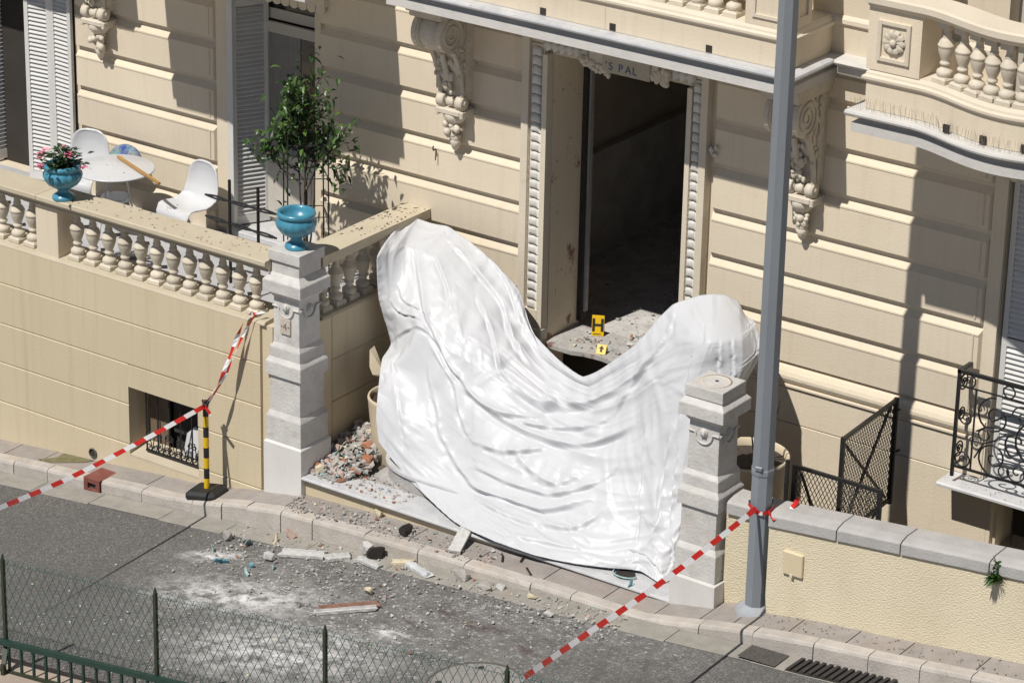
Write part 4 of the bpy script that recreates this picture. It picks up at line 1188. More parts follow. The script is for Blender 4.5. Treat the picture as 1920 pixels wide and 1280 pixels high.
FOLDS = [[[[3.67, 2.83], [4.33, 3.0], [5.33, 2.42], [6.17, 1.67], [7.17, 1.5]], 0.055, 0.1], [[[2.42, 3.58], [3.08, 3.83], [4.08, 4.0], [5.25, 3.75], [6.17, 3.25], [7.0, 3.0]], 0.04, 0.07], [[[2.67, 4.75], [3.25, 4.75], [3.75, 4.58], [4.5, 4.17]], 0.035, 0.06], [[[3.67, 4.67], [4.08, 5.0], [4.67, 5.0], [5.33, 4.58]], 0.03, 0.07], [[[2.0, 5.17], [2.17, 5.42], [2.67, 5.83], [3.42, 5.83], [4.08, 5.83], [4.5, 5.67], [5.58, 5.08]], 0.045, 0.07], [[[4.17, 6.17], [5.0, 6.0], [5.67, 5.5]], 0.03, 0.06], [[[8.5, 3.25], [8.33, 4.25], [8.08, 5.25], [7.58, 5.92], [6.92, 6.42]], 0.07, 0.06], [[[1.42, 3.58], [1.75, 4.42], [1.83, 4.92], [2.17, 5.42]], 0.03, 0.05], [[[1.42, 3.25], [2.08, 3.58], [2.42, 4.5], [2.67, 4.75]], 0.035, 0.05], [[[2.25, 0.42], [3.0, 0.5], [3.83, 0.75], [4.08, 1.25], [4.25, 1.58], [4.58, 1.83]], 0.035, 0.06], [[[1.33, 1.08], [1.5, 1.92], [1.5, 2.67], [1.92, 3.17], [2.33, 3.42], [2.92, 3.75], [3.58, 3.75], [4.42, 3.42]], 0.045, 0.06], [[[1.92, 1.0], [2.25, 1.42], [2.25, 1.92]], 0.03, 0.04], [[[3.17, 1.08], [3.5, 1.58], [3.5, 2.58], [3.67, 2.92]], 0.04, 0.05], [[[0.0, 3.0], [0.5, 3.0], [1.0, 3.0], [1.33, 3.0], [1.75, 3.08]], 0.05, 0.05], [[[6.42, 2.5], [7.17, 1.42], [7.75, 0.67], [8.0, 0.25]], 0.03, 0.05], [[[8.42, 1.08], [8.67, 2.25], [8.75, 2.83], [8.75, 3.75]], 0.03, 0.045], [[[9.33, 1.0], [9.42, 1.75], [9.5, 2.5]], 0.05, 0.035], [[[9.67, 0.92], [9.75, 1.58], [9.83, 2.33]], 0.05, 0.03], [[[0.42, 2.08], [0.67, 2.5], [1.17, 2.75]], 0.035, 0.03], [[[0.75, 1.75], [0.92, 2.17], [1.5, 2.25]], 0.03, 0.03], [[[3.25, 0.0], [3.75, 0.17], [4.33, 0.58], [4.83, 0.5]], 0.03, 0.04], [[[0.67, 4.25], [0.92, 5.08], [1.17, 6.0]], 0.02, 0.05], [[[2.67, 6.5], [3.5, 6.67], [4.5, 6.58], [5.67, 6.42]], 0.02, 0.07], [[[7.33, 6.42], [7.92, 6.67], [8.25, 6.92]], 0.03, 0.03], [[[8.58, 5.83], [8.83, 6.42], [8.5, 6.75]], 0.03, 0.03], [[[7.5, 3.25], [7.33, 4.33], [7.17, 5.33], [6.92, 6.17]], 0.025, 0.04], [[[8.75, 3.83], [8.67, 4.58], [8.5, 5.5]], 0.03, 0.03], [[[3.25, 3.83], [4.17, 3.75], [5.17, 3.25], [6.17, 2.67]], 0.03, 0.05], [[[2.75, 5.33], [3.5, 5.42], [4.42, 5.33], [5.42, 4.83], [6.25, 4.25]], 0.03, 0.05], [[[2.42, 6.08], [3.25, 6.25], [4.25, 6.25]], 0.025, 0.05]]
# ================================================================ LOW STREET WALL (right)
lw = empty('street_wall', (7, .15, .4), 'low rough-cast yellow street wall with grey coping stones on the right', 'wall')
def slope_wall(x0, x1, y0, y1, zb, zt):
    n = max(2, int((x1-x0)/.3)); vs, fs = [], []
    for i in range(n+1):
        x = x0+(x1-x0)*i/n
        vs += [(x,y0,zb(x)), (x,y1,zb(x)), (x,y1,zt(x)), (x,y0,zt(x))]
    for i in range(n):
        for k in range(4):
            l = (k+1) % 4
            fs.append((i*4+k, i*4+l, i*4+4+l, i*4+4+k))
    fs += [(0,1,2,3), (n*4+3,n*4+2,n*4+1,n*4)]
    return MB().add(vs, fs)
M_rough = mat('roughcast', (.71,.63,.46), (.66,.58,.415), 1.5, .92, 0, 1, [(2,.5,.8,(.56,.48,.33),.6),(5,.6,.75,(.5,.43,.3),.5)], stretch=(1,1,.55))
t = M_rough.node_tree
geo = t.nodes.new('ShaderNodeNewGeometry')
n1 = t.nodes.new('ShaderNodeTexNoise'); n1.inputs['Scale'].default_value = 50; n1.inputs['Detail'].default_value = 6; n1.inputs['Roughness'].default_value = .55
mpn = t.nodes.new('ShaderNodeMapping'); mpn.inputs['Scale'].default_value = (.8, 1, 1.35); mpn.inputs['Rotation'].default_value = (0, R(20), 0)
t.links.new(geo.outputs['Position'], mpn.inputs[0]); t.links.new(mpn.outputs[0], n1.inputs['Vector'])
bp = t.nodes.new('ShaderNodeBump'); bp.inputs['Distance'].default_value = .014; bp.inputs['Strength'].default_value = .9
t.links.new(n1.outputs['Fac'], bp.inputs['Height']); t.links.new(bp.outputs[0], bsdf(M_rough).inputs['Normal'])
CT = lambda x: 1.10+(x-5.57)*.0925          # underside of the coping
child(slope_wall(5.575, 10.5, 0.0, .30, lambda x: G(x)-.3, CT), 'rendered_wall', M_rough, lw)
child(slope_wall(5.03, 5.30, .135, .34, lambda x: G(x)-.3, lambda x: 1.02+(x-5.03)*.03), 'rendered_wall', M_rough, lw)
child(slope_wall(5.312, 5.56, .15, .34, lambda x: G(x)-.3, lambda x: 1.03+(x-5.03)*.03), 'rendered_wall', M_rough, lw)
def coping_stone(x0, x1, y0, y1, zf, th=.125):
    n = 3; vs, fs = [], []
    pr = [(y0,0),(y0,th*.86),(y0+.03,th),(y0+.12,th+.02),(y1-.04,th+.022),(y1,th-.0),(y1,0)]
    m = len(pr)
    for i in range(n+1):
        x = x0+.005+(x1-x0-.01)*i/n
        vs += [(x, y+.004*noise.noise(Vector((x*6,y*5,1))), zf(x)+z+.004*noise.noise(Vector((x*5,y*7,3)))) for y, z in pr]
    for i in range(n):
        for k in range(m):
            l = (k+1) % m
            fs.append((i*m+k, i*m+l, i*m+m+l, i*m+m+k))
    fs += [tuple(range(m)), tuple(reversed(range(n*m, n*m+m)))]
    o = child(MB().add(vs, fs), 'coping_stone', M_copstone, lw); bevel_mod(o, .006, 2)
cx = [5.57, 6.30, 6.965, 7.86, 8.7, 9.6, 10.5]
for a, c in zip(cx[:-1], cx[1:]): coping_stone(a, c, -.025, .33, CT)
coping_stone(5.04, 5.30, .10, .42, lambda x: 1.03+(x-5.03)*.02, .13)
coping_stone(5.31, 5.56, .12, .42, lambda x: 1.04+(x-5.03)*.02, .12)
cvp = child(MB().bbox(5.755, 5.968, -.03, .01, .675, .91, .008), 'access_plate', mat('plate_paint', (.66,.56,.38), (.62,.52,.35), 3, .6), lw)
MB().box(5.84, 5.87, -.036, -.028, .66, .69).build('plate_latch', M_trim, cvp)
# weed growing from the coping joint
def leafy(b, base, n, ln, rnd, up=.6, w=.012, mi=0):
    for i in range(n):
        a = rnd.uniform(0, 2*math.pi); l = ln*rnd.uniform(.5, 1)
        d = Vector((math.cos(a)*.7, math.sin(a)*.7-.2, up*rnd.uniform(-.6, 1.3))).normalized()
        p0 = Vector(base)+Vector((rnd.uniform(-.02,.02), rnd.uniform(-.02,.02), rnd.uniform(-.03,.03)))
        p1 = p0+d*l*.6; p2 = p0+d*l+Vector((0,0,-l*.2))
        s = d.cross(Vector((.3,.8,.5))).normalized()*w
        b.add([p0-s*.4, p0+s*.4, p1+s, p1-s, p2], [(0,1,2,3),(3,2,4)], mi)
rn = random.Random(11)
wd = empty('weed', (7.93, -.02, 1.30), 'small green weed sprouting from a coping joint of the yellow wall', 'plant')
b = MB(); leafy(b, (0,-.02,.0), 90, .13, rn); leafy(b, (-.0,0,.1), 30, .1, rn, 1.0); b.build('leaves', M_leaf, wd)

# area behind the low wall
tag(MB().box(3.3, 12, .34, F+.02, -1.8, -1.5).build('light_well_floor', M_slab), kind='structure')

# mesh gates behind the wall
def mesh_gate(name, p0, p1, z0, z1, label, diag, spacing=.045):
    p0, p1 = Vector((*p0, 0)), Vector((*p1, 0))
    L = (p1-p0).length; dr = (p1-p0).normalized()
    t = empty(name, (p0.x, p0.y, z0), label, 'gate', 'black mesh gates', rz=math.atan2(dr.y, dr.x))
    H = z1-z0
    for x in (0, L):
        MB().box(x-.02, x+.02, -.02, .02, 0, H).build('post', M_black, t)
    MB().bar((.02,0,H-.02), (L-.02,0,H-.02), .03, .035).build('top_rail', M_black, t)
    MB().bar((.02,0,.05), (L-.02,0,.05), .03, .035).build('bottom_rail', M_black, t)
    for (a, c) in diag:
        MB().bar((a[0]*L, .012, a[1]*H), (c[0]*L, .012, c[1]*H), .024, .02).build('brace', M_black, t)
    b = MB()
    nx = int(L/spacing)
    for s in (-1, 1):
        k = -int(H/spacing/1.8)-1
        while k <= nx+int(H/spacing/1.8)+1:
            x0 = k*spacing
            # line x = x0 + s*z/1.8
            za, zc = .06, H-.04
            pts = []
            def cl(z): return x0+s*z/1.8
            lo, hi = za, zc
            for lim in (.02, L-.02):
                pass
            z_at = lambda xx: (xx-x0)*1.8*s
            zz = sorted([z_at(.02), z_at(L-.02)])
            lo, hi = max(lo, zz[0]), min(hi, zz[1])
            if hi > lo+.02:
                b.bar((cl(lo), 0, lo), (cl(hi), 0, hi), .0045, .006)
            k += 1
    tag(b.build('wire_mesh', M_black, t), kind='stuff')
    return t
g1 = mesh_gate('mesh_gate', (5.44, .66), (6.36, .66), .35, 1.45, 'black mesh gate panel standing parallel behind the street wall coping', [((.07,.93),(.5,.1)), ((.98,.8),(.55,.1))])
MB().box(-.10, -.07, -.015, .015, .2, 1.12).build('latch_post', M_black, g1)
g2 = mesh_gate('mesh_gate', (5.74, 1.02), (5.68, F-.1), .55, 1.685, 'taller open black mesh gate leaf hinged on the villa wall', [((.05,.92),(.93,.08)), ((.92,.95),(.05,.05))])
for z in (1.0, .55): MB().bar((1.13,0,z), (1.25,-.03,z), .02).build('hinge', M_black, g2)

# ================================================================ LAMP POST
lp = empty('lamp_post', (5.445, .05, G(5.445)), 'tall grey octagonal lamp post in front of the street wall', 'lamp post')
def octa(prof): return MB().lathe(prof, 8, smooth=False)
z0 = G(5.445)
octa([(.108,.0),(.106,1.40),(.106,1.43)]).build('lower_shaft', M_pole, lp)
octa([(.112,1.425),(.114,1.44),(.114,1.475),(.108,1.49)]).build('collar', M_pole, lp)
octa([(.106,1.49),(.088,8.8)]).build('upper_shaft', M_pole, lp)
MB().bbox(-.035,.035,-.122,-.1,1.485,1.53,.006).build('maker_plate', M_pole, lp)
for i in range(5): MB().box(-.03+i*.013, -.022+i*.013, -.127, -.12, 1.495, 1.52).build('plate_letter', M_pole, lp)
MB().lathe([(.20,-.015),(.19,.02),(.14,.05),(.11,.07),(.1,.07)], 16).build('concrete_footing', mat('footing', (.36,.38,.4), (.3,.31,.33), 9, .9, .004, 50), lp)
lp.rotation_euler = (0, 0, R(10))

# ================================================================ WHITE SHEET
GR = np.array(SHEET)
nc, nr = GR.shape[:2]
def crm(p0, p1, p2, p3, t):
    return .5*((2*p1)+(-p0+p2)*t+(2*p0-5*p1+4*p2-p3)*t*t+(-p0+3*p1-3*p2+p3)*t**3)
def resample(A, T):
    """Catmull-Rom along axis 0 at parameters T"""
    n = A.shape[0]
    E = np.concatenate([2*A[:1]-A[1:2], A, 2*A[-1:]-A[-2:-1]])
    out = []
    for t in T:
        i = min(int(t), n-2); f = t-i
        out.append(crm(E[i], E[i+1], E[i+2], E[i+3], f))
    return np.array(out)
NS, NT = 381, 271
SH_BEND, SH_SLACK, SH_GRAV, SH_FR, SH_FOLD = 3.0, -.045, 1.0, 26, 1.25
SH_MIX = .38
S = np.linspace(0, nc-1, NS); T = np.linspace(0, nr-1, NT)
A = resample(GR, S)                                   # NS x nr x 3
B = resample(np.transpose(A, (1, 0, 2)), T)           # NT x NS x 3
def lerp(A_, T_):
    i = np.minimum(T_.astype(int), A_.shape[0]-2); f = (T_-i)[:, None, None]
    return A_[i]*(1-f)+A_[i+1]*f
BL = lerp(np.transpose(lerp(GR, S), (1, 0, 2)), T)
B = .55*B+.45*BL                                      # taut, slightly angular
def surf_at(q):
    a = resample(GR, [q[0]])[0]
    return resample(a, [q[1]])[0]
def normals(X):
    du = np.gradient(X, axis=1); dv = np.gradient(X, axis=0)
    n = np.cross(dv, du); n /= np.linalg.norm(n, axis=2, keepdims=True)+1e-9
    return n
Nn = normals(B)
view = np.array([0.55, -0.75, 0.4])
Nn *= np.sign((Nn*view).sum(2, keepdims=True)+1e-6)
disp = np.zeros(B.shape[:2])
TT, SS = np.meshgrid(T, S, indexing='ij')
NQ = 90
disp_sw = np.zeros_like(disp)
for fi, (poly, amp, wid) in enumerate(FOLDS):
    q = resample(np.array(poly, float), np.linspace(0, len(poly)-1, NQ))
    P3 = np.array([surf_at((min(max(p[0],0),nc-1), min(max(p[1],0),nr-1))) for p in q])
    dmin = np.full(B.shape[:2], 1e9); idx = np.zeros(B.shape[:2], int)
    for k in range(NQ):
        d = ((B-P3[k])**2).sum(2)
        m = d < dmin
        dmin[m] = d[m]; idx[m] = k
    tg3 = np.gradient(P3, axis=0); tg3 /= np.linalg.norm(tg3, axis=1, keepdims=True)+1e-9
    vec = B-P3[idx]
    al = (vec*tg3[idx]).sum(2)
    inner = (idx > 0) & (idx < NQ-1)
    dist = np.sqrt(np.maximum(dmin-np.where(inner, al**2, 0), 1e-12))
    tg = np.gradient(q, axis=0)
    sg = np.sign(tg[idx, 0]*(TT-q[idx, 1])-tg[idx, 1]*(SS-q[idx, 0]))
    d = dist*sg
    seg = np.linalg.norm(np.diff(P3, axis=0), axis=1).mean()
    pos_ = np.clip((idx+np.clip(al/seg, -1, 1)+2)/(NQ+3), 0, 1)
    taper = np.sin(np.pi*pos_)**.6
    w1, w2 = wid*1.0, wid*.28
    ad = np.abs(d)
    prof = np.where(d < 0, np.exp(-(np.sqrt(ad**2+.00004)-.0063)/(w1*.75)), np.exp(-(np.sqrt(ad**2+.00002)-.0045)/(w2*.9))) - .65*np.exp(-((d-2.2*w2)/(1.4*w2))**2) - .22*np.exp(-((d-wid*1.0)/(wid*.55))**2)
    kk = np.arange(NQ); vary = np.array([.75+.9*noise.noise(Vector((k*.11, amp*90, wid*70))) for k in kk])
    one = amp*.85*taper*np.clip(vary[idx], .25, 1.5)*prof
    disp += one
    if fi in (0, 1, 2, 3, 4, 5, 9, 10, 12, 14, 25, 26, 27, 28, 29): disp_sw += one
# settle the sheet as cloth: some slack in every direction buckles into real folds
fade = np.clip((7.0-TT)/.25, 0.15, 1)
disp_hi = disp*fade; sw_hi = disp_sw*fade; Nh = Nn; BH = B
NSH, NTH, SH_, TH_ = NS, NT, SS, TT
B, Nn, SS, TT, dl_ = B[::2, ::2], Nn[::2, ::2], SS[::2, ::2], TT[::2, ::2], disp_hi[::2, ::2]
NT, NS = SS.shape
X0 = B+Nn*(dl_*.6)[..., None]
X0 += Nn*np.array([[.010*noise.noise(Vector((SS[i, j]*1.9, TT[i, j]*1.7, 3.3)))+.004*noise.noise(Vector((SS[i, j]*5, TT[i, j]*5, 8.3))) for j in range(NS)] for i in range(NT)])[..., None]
floor_z = np.where(SS > 1.2, .014, -1)
X0[..., 2] = np.maximum(X0[..., 2], floor_z)
ii = np.arange(NT*NS).reshape(NT, NS)
faces = np.stack([ii[:-1,:-1], ii[1:,:-1], ii[1:,1:], ii[:-1,1:]], -1).reshape(-1, 4)
cm = bpy.data.meshes.new('cloth_sim')
cm.from_pydata(X0.reshape(-1, 3).tolist(), [], faces.tolist())
co = link('cloth_sim', cm)
vg = co.vertex_groups.new(name='pin')
core = np.zeros((NT, NS))
core[0, :] = 1; core[-1, :] = .9; core[:, 0] = .8; core[:, -1] = 1
core[1, :] = np.maximum(core[1, :], .25)
for wgt in sorted(set(core.ravel().tolist())):
    if wgt > 0: vg.add(ii[core == wgt].tolist(), wgt, 'REPLACE')
md = co.modifiers.new('cloth', 'CLOTH')
cs = md.settings
cs.quality = 4; cs.mass = .12; cs.air_damping = 3
cs.tension_stiffness = 30; cs.compression_stiffness = 30; cs.shear_stiffness = 12; cs.bending_stiffness = SH_BEND
cs.tension_damping = 12; cs.compression_damping = 12; cs.shear_damping = 12; cs.bending_damping = 1.0
cs.vertex_group_mass = 'pin'; cs.pin_stiffness = 4
cs.shrink_min = SH_SLACK
cs.effector_weights.gravity = SH_GRAV
md.collision_settings.use_collision = True
md.collision_settings.distance_min = .006
md.collision_settings.use_self_collision = False
# what the sheet rests on: the heaps (its own base surface a little further in)
inner = B+Nn*(dl_*.8-.03)[..., None]
cmesh = bpy.data.meshes.new('heap_form')
hm = ((SS < 2.4) & (TT < 3.0)) | ((SS > 8.8) & (TT < 2.6)) | ((TT > 2.2) & (SS > 2.6) & (SS < 7.6))
hv = hm.ravel()
cf = [f for f in faces.tolist() if hv[f[0]]]
cmesh.from_pydata(inner.reshape(-1, 3).tolist(), [], cf)
ho = link('heap_form', cmesh)
ho.modifiers.new('col', 'COLLISION'); ho.collision.thickness_outer = .008; ho.collision.cloth_friction = 8
md.point_cache.frame_start = 1; md.point_cache.frame_end = SH_FR
scene.frame_start = 1; scene.frame_end = SH_FR
for f in range(1, SH_FR+1):
    scene.frame_set(f)
dg = bpy.context.evaluated_depsgraph_get()
ev = co.evaluated_get(dg)
X = np.empty(NT*NS*3); ev.data.vertices.foreach_get('co', X); X = X.reshape(NT, NS, 3).copy()
bpy.data.objects.remove(co); bpy.data.objects.remove(ho)
scene.frame_set(1)
XH = resample(X, np.linspace(0, NT-1, NTH))
XH = np.transpose(resample(np.transpose(XH, (1, 0, 2)), np.linspace(0, NS-1, NSH)), (1, 0, 2))
tent = np.zeros((NTH, NSH))
for i in range(NTH):
    for j in range(NSH):
        s, t = SH_[i, j], TH_[i, j]
        m = math.exp(-((s-5.3)/2.6)**2)
        sg_ = t+.0455*(s-5.8)**2+.22*noise.noise(Vector((s*.5, t*.5, 61.0)))
        tent[i, j] = ((.30-abs(noise.noise(Vector((s*.20, sg_*1.55, 1.3)))))*.060+(.25-abs(noise.noise(Vector((s*.28, sg_*3.3, 5.3)))))*.026)*m
        tent[i, j] += (.28-abs(noise.noise(Vector((s*1.05+.40*t, t*.25, 4.1)))))*.05*(1-m)
Bh = BH
X = Bh+(XH-Bh)*SH_MIX+Nh*((sw_hi+.45*(disp_hi-sw_hi))*SH_FOLD+tent*np.clip((7-TH_)/.5, .1, 1))[..., None]
X[..., 2] = np.maximum(X[..., 2], np.where(SH_ > 1.2, .014, -1))
NS, NT = NSH, NTH
ii = np.arange(NT*NS).reshape(NT, NS)
faces = np.stack([ii[:-1,:-1], ii[1:,:-1], ii[1:,1:], ii[:-1,1:]], -1).reshape(-1, 4)
sheet = bpy.data.meshes.new('white_sheet')
sheet.from_pydata(X.reshape(-1, 3).tolist(), [], faces.tolist())
sheet.polygons.foreach_set('use_smooth', [True]*len(sheet.polygons))
M_sheet = mat('plastic_sheet', (.585,.595,.615), (.57,.58,.6), 2, .4, 0, 1, spec=.35)
t = M_sheet.node_tree
geo = t.nodes.new('ShaderNodeNewGeometry')
n1 = t.nodes.new('ShaderNodeTexVoronoi'); n1.feature = 'DISTANCE_TO_EDGE'; n1.inputs['Scale'].default_value = 4.2; n1.inputs['Randomness'].default_value = 1
nz = t.nodes.new('ShaderNodeTexNoise'); nz.inputs['Scale'].default_value = 3.5; nz.inputs['Detail'].default_value = 3
vm = t.nodes.new('ShaderNodeVectorMath'); vm.operation = 'MULTIPLY_ADD'; vm.inputs[1].default_value = (.5,.5,.5)
t.links.new(nz.outputs['Color'], vm.inputs[0]); t.links.new(geo.outputs['Position'], vm.inputs[2]); t.links.new(vm.outputs[0], n1.inputs['Vector'])
n2 = t.nodes.new('ShaderNodeTexNoise'); n2.inputs['Scale'].default_value = 7; n2.inputs['Detail'].default_value = 5; n2.inputs['Distortion'].default_value = 1.2
t.links.new(geo.outputs['Position'], n2.inputs['Vector'])
mr = t.nodes.new('ShaderNodeMapRange'); mr.inputs['From Max'].default_value = .05; t.links.new(n1.outputs['Distance'], mr.inputs[0])
am = t.nodes.new('ShaderNodeMath'); am.operation = 'MULTIPLY_ADD'; am.inputs[1].default_value = .12; t.links.new(mr.outputs[0], am.inputs[0]); t.links.new(n2.outputs['Fac'], am.inputs[2])
bp = t.nodes.new('ShaderNodeBump'); bp.inputs['Distance'].default_value = .003; bp.inputs['Strength'].default_value = .8
t.links.new(am.outputs[0], bp.inputs['Height']); t.links.new(bp.outputs[0], bsdf(M_sheet).inputs['Normal'])
bsdf(M_sheet).inputs['Subsurface Weight'].default_value = 0.0
sheet.materials.append(M_sheet)
so_ = link('white_sheet', sheet)
tag(so_, 'large glossy white plastic sheet draped over two heaps in front of the doorway', 'sheet')
sm = so_.modifiers.new('thick', 'SOLIDIFY'); sm.thickness = .003; sm.offset = -1

# ================================================================ PLANTERS
def planter(loc, r, h, label, plant=False):
    t = empty('planter', loc, label, 'planter', 'large beige planters')
    MB().lathe([(r*.78,0),(r*.82,.02),(r*.9,h*.5),(r*.985,h*.93),(r*1.0,h*.965),(r*.985,h*.99),(r*.96,h),(r*.92,h*.985),(r*.9,h*.9)], 48).build('pot', M_pot, t)
    MB().lathe([(0,h*.93),(r*.5,h*.925),(r*.905,h*.90)], 36).build('soil', M_soil, t)
    return t
planter((.50, 1.0, -.003), .345, .72, 'beige round planter partly under the left side of the white sheet')
pr2 = planter((4.72, 1.02, .45), .40, .78, 'beige round planter of bare soil and twigs behind the right pedestal')
for k in range(5):
    MB().tube([(rn.uniform(-.1,.15), rn.uniform(-.1,.1), .7), (rn.uniform(-.1,.3), rn.uniform(-.2,.2), 1.0+.1*k)], .008, 5).build('twig', M_bark, pr2)
tag(MB().lathe([(.0,-.45),(.3,-.45),(.32,.0),(.0,.0)], 24, (4.72,1.02,.45)).build('planter_stand', M_copstone), 'round stone block under the planter behind the right pedestal', 'stand')
fr = MB()
for i in range(9):
    a = i/8*.9
    fr.tube([(.27, .98+.18*math.cos(a*2.2), 1.16-.28*a), (.33, .96+.18*math.cos(a*2.2), 1.15-.28*a)], .02, 6)
bmx = hull([(.14,1.02,1.17),(.17,.90,1.17),(.16,1.0,1.02),(.24,.86,.92),(.28,.9,.9),(.24,1.0,.93),(.34,.95,.92),(.20,.86,1.0)])
tag(MB().bm(bmx).build('pot_fragment', M_pot), 'curved clay pot fragment sticking out left of the white sheet', 'fragment')
# ================================================================ TERRACE FURNITURE
def urn_mesh():
    b = MB()
    prof = [(.0,0),(.118,0),(.122,.015),(.115,.04),(.088,.058),(.066,.075),(.06,.10),(.066,.122),(.105,.14),(.155,.175),(.19,.225),(.203,.27),(.198,.305),(.18,.33),(.178,.338),(.195,.348),(.201,.37),(.192,.395),(.172,.40),(.16,.385),(.15,.36),(.13,.30),(.0,.27)]
    def fl(k, a):
        return 1+.05*abs(math.cos(a*8)) if 7 <= k <= 12 else 1
    return b.lathe(prof, 64, flute=fl)
UM = urn_mesh().mesh('urn', M_blue)
def urn(loc, label):
    t = empty('blue_urn', loc, label, 'urn', 'blue glazed urns')
    link('bowl', UM, t)
    return t
u2 = urn((-.24, .21, 2.416), 'empty blue glazed urn on top of the number 4 pedestal')
u1 = urn((-3.30, .06, 2.289), 'blue glazed urn with pink flowers on the balustrade coping'); u1.scale = (1.0, 1.0, .98)
MB().lathe([(0,.345),(.14,.345)], 24).build('soil', M_soil, u1)
def leaf(b, p, d, l, w, rnd, mi=0, droop=.25):
    d = Vector(d).normalized(); p = Vector(p)
    s = d.cross(Vector((rnd.uniform(-.4,.4), rnd.uniform(-.4,.4), 1))).normalized()
    u = s.cross(d)
    a = p+d*l*.35-u*l*.02; c = p+d*l*.7-u*l*.08*droop*4; e = p+d*l-u*l*droop
    b.add([p, a+s*w*.5+u*w*.15, a, a-s*w*.5+u*w*.15, c+s*w*.42+u*w*.12, c, c-s*w*.42+u*w*.12, e],
          [(0,1,2),(0,2,3),(1,4,5,2),(2,5,6,3),(4,7,5),(5,7,6)], mi)
rn = random.Random(21)
fp = empty('flowering_plant', (-3.30, .06, 2.62), 'small pink-flowered plant growing in the blue urn on the coping', 'plant')
b = MB()
for i in range(190):
    a = rn.uniform(0, 2*math.pi); r = abs(rn.gauss(0,.12)); z = rn.uniform(0,.24)*(1-r*1.6)
    p = (r*math.cos(a), r*math.sin(a), z)
    leaf(b, p, (math.cos(a)+rn.uniform(-.5,.5), math.sin(a)+rn.uniform(-.5,.5), rn.uniform(0,1)), rn.uniform(.06,.10), rn.uniform(.03,.05), rn)
b.build('foliage', M_leaf2, fp)
for i in range(7):
    MB().tube([(0,0,0),(rn.uniform(-.1,.1),rn.uniform(-.1,.1),.1),(rn.uniform(-.18,.18),rn.uniform(-.15,.15),.17)], .004, 4).build('stem', M_leaf2, fp)
for (fx, fy, fz, m) in ((-.25,-.05,.13,M_pink),(-.28,-.03,.10,M_pink),(-.22,-.09,.10,M_pinkl),(-.24,.0,.16,M_pinkl),(-.15,-.16,.02,M_pinkl),(-.18,-.14,.03,M_pink),(.12,-.02,.17,M_pink),(.10,.0,.19,M_pink),(.25,.06,.05,M_pink),(-.08,.08,.21,M_pinkl)):
    f = MB()
    for k in range(5):
        a = 2*math.pi*k/5+rn.random()
        leaf(f, (fx,fy,fz), (math.cos(a), math.sin(a)-.3, .35), .055, .045, rn)
    f.build('flower', m, fp)

# moulded plastic S-shaped chairs
def chair(loc, rz, label):
    t = empty('plastic_chair', loc, label, 'chair', 'white moulded terrace chairs', rz=rz)
    t.scale = (1.06, 1.06, 1.07)
    # profile in local (x forward, z): back top -> seat -> front lip -> curved leg
    prof = [(-.215,.845,.03),(-.222,.838,.10),(-.23,.815,.155),(-.235,.775,.195),(-.237,.71,.22),(-.222,.60,.24),(-.195,.52,.25),(-.165,.455,.25),(-.11,.42,.25),(-.02,.405,.25),(.08,.41,.25),(.17,.42,.25),(.24,.405,.245),(.265,.36,.24),(.25,.30,.235),(.20,.22,.23),(.14,.14,.235),(.09,.07,.245),(.06,.02,.25),(.05,.0,.25),(-.1,.0,.25),(-.25,.0,.26)]
    P = resample(np.array(prof), np.linspace(0, len(prof)-1, 70))
    m = 12; vs, fs = [], []
    for k, (x, z, w_) in enumerate(P):
        for j in range(m+1):
            u = -1+2*j/m
            e = abs(u)**3
            lift = (.035*e if k < 40 else .0)
            xo = x+(.055*e*min(1, k/12) if k < 30 else 0)
            vs.append((xo, u*w_, z+lift*(1 if 22 < k < 44 else 0)))
    n = len(P)
    for k in range(n-1):
        for j in range(m):
            a = k*(m+1)+j
            fs.append((a, a+1, a+m+2, a+m+1))
    o = MB().add(vs, fs, 0, True).build('shell', M_white_pl, t)
    s = o.modifiers.new('thick', 'SOLIDIFY'); s.thickness = .022; s.offset = 0
    sb = o.modifiers.new('smooth', 'SUBSURF'); sb.levels = 1; sb.render_levels = 1
    return t
chair((-4.62, 1.78, 1.344), R(-75), 'white moulded plastic chair behind the flowering urn, left of the table')
chair((-3.0, 1.76, 1.344), R(-97), 'white moulded plastic chair right of the round table, dark leaf bits on its seat')
tb = empty('round_table', (-3.86, 1.48, 1.344), 'round white metal bistro table on the terrace', 'table')
MB().lathe([(0,.755),(.44,.755),(.45,.761),(.45,.771),(.44,.777),(0,.777)], 48).build('table_top', M_white_pl, tb)
for k in range(3):
    a = 2*math.pi*k/3+.5
    MB().tube([(.12*math.cos(a),.12*math.sin(a),.755),(.16*math.cos(a),.16*math.sin(a),.42),(.30*math.cos(a),.30*math.sin(a),0)], .012, 8).build('leg', M_white_pl, tb)
MB().lathe([(.15,.40),(.165,.40),(.165,.44),(.15,.44)], 24).build('ring', M_white_pl, tb)
st = MB(); st.bar((-4.02,1.72,2.145), (-3.06,1.32,2.155), .032, .026)
tag(st.build('wooden_stick', mat('pale_wood', (.46,.27,.09), (.38,.21,.07), 10, .6, stretch=(1,6,6))), 'thin pale wooden stick lying across the table and the chair back', 'stick')
# patterned cushion leaning on the wall
M_cush = mat('cushion_print', (.02,.06,.28), (.3,.33,.26), 11, .8, 0, 1, [(7,.55,.62,(.2,.5,.04),.9), (9,.58,.62,(.03,.25,.45),.9)])
cu_ = empty('cushion', (-4.22, 2.05, 1.95), 'blue and green patterned round cushion behind the table', 'cushion')
b = MB(); b.ball((0,0,0), (.22,.08,.2), n=24, m=14); b.build('cover', M_cush, cu_)
cu_.rotation_euler = (R(-20), 0, R(10))

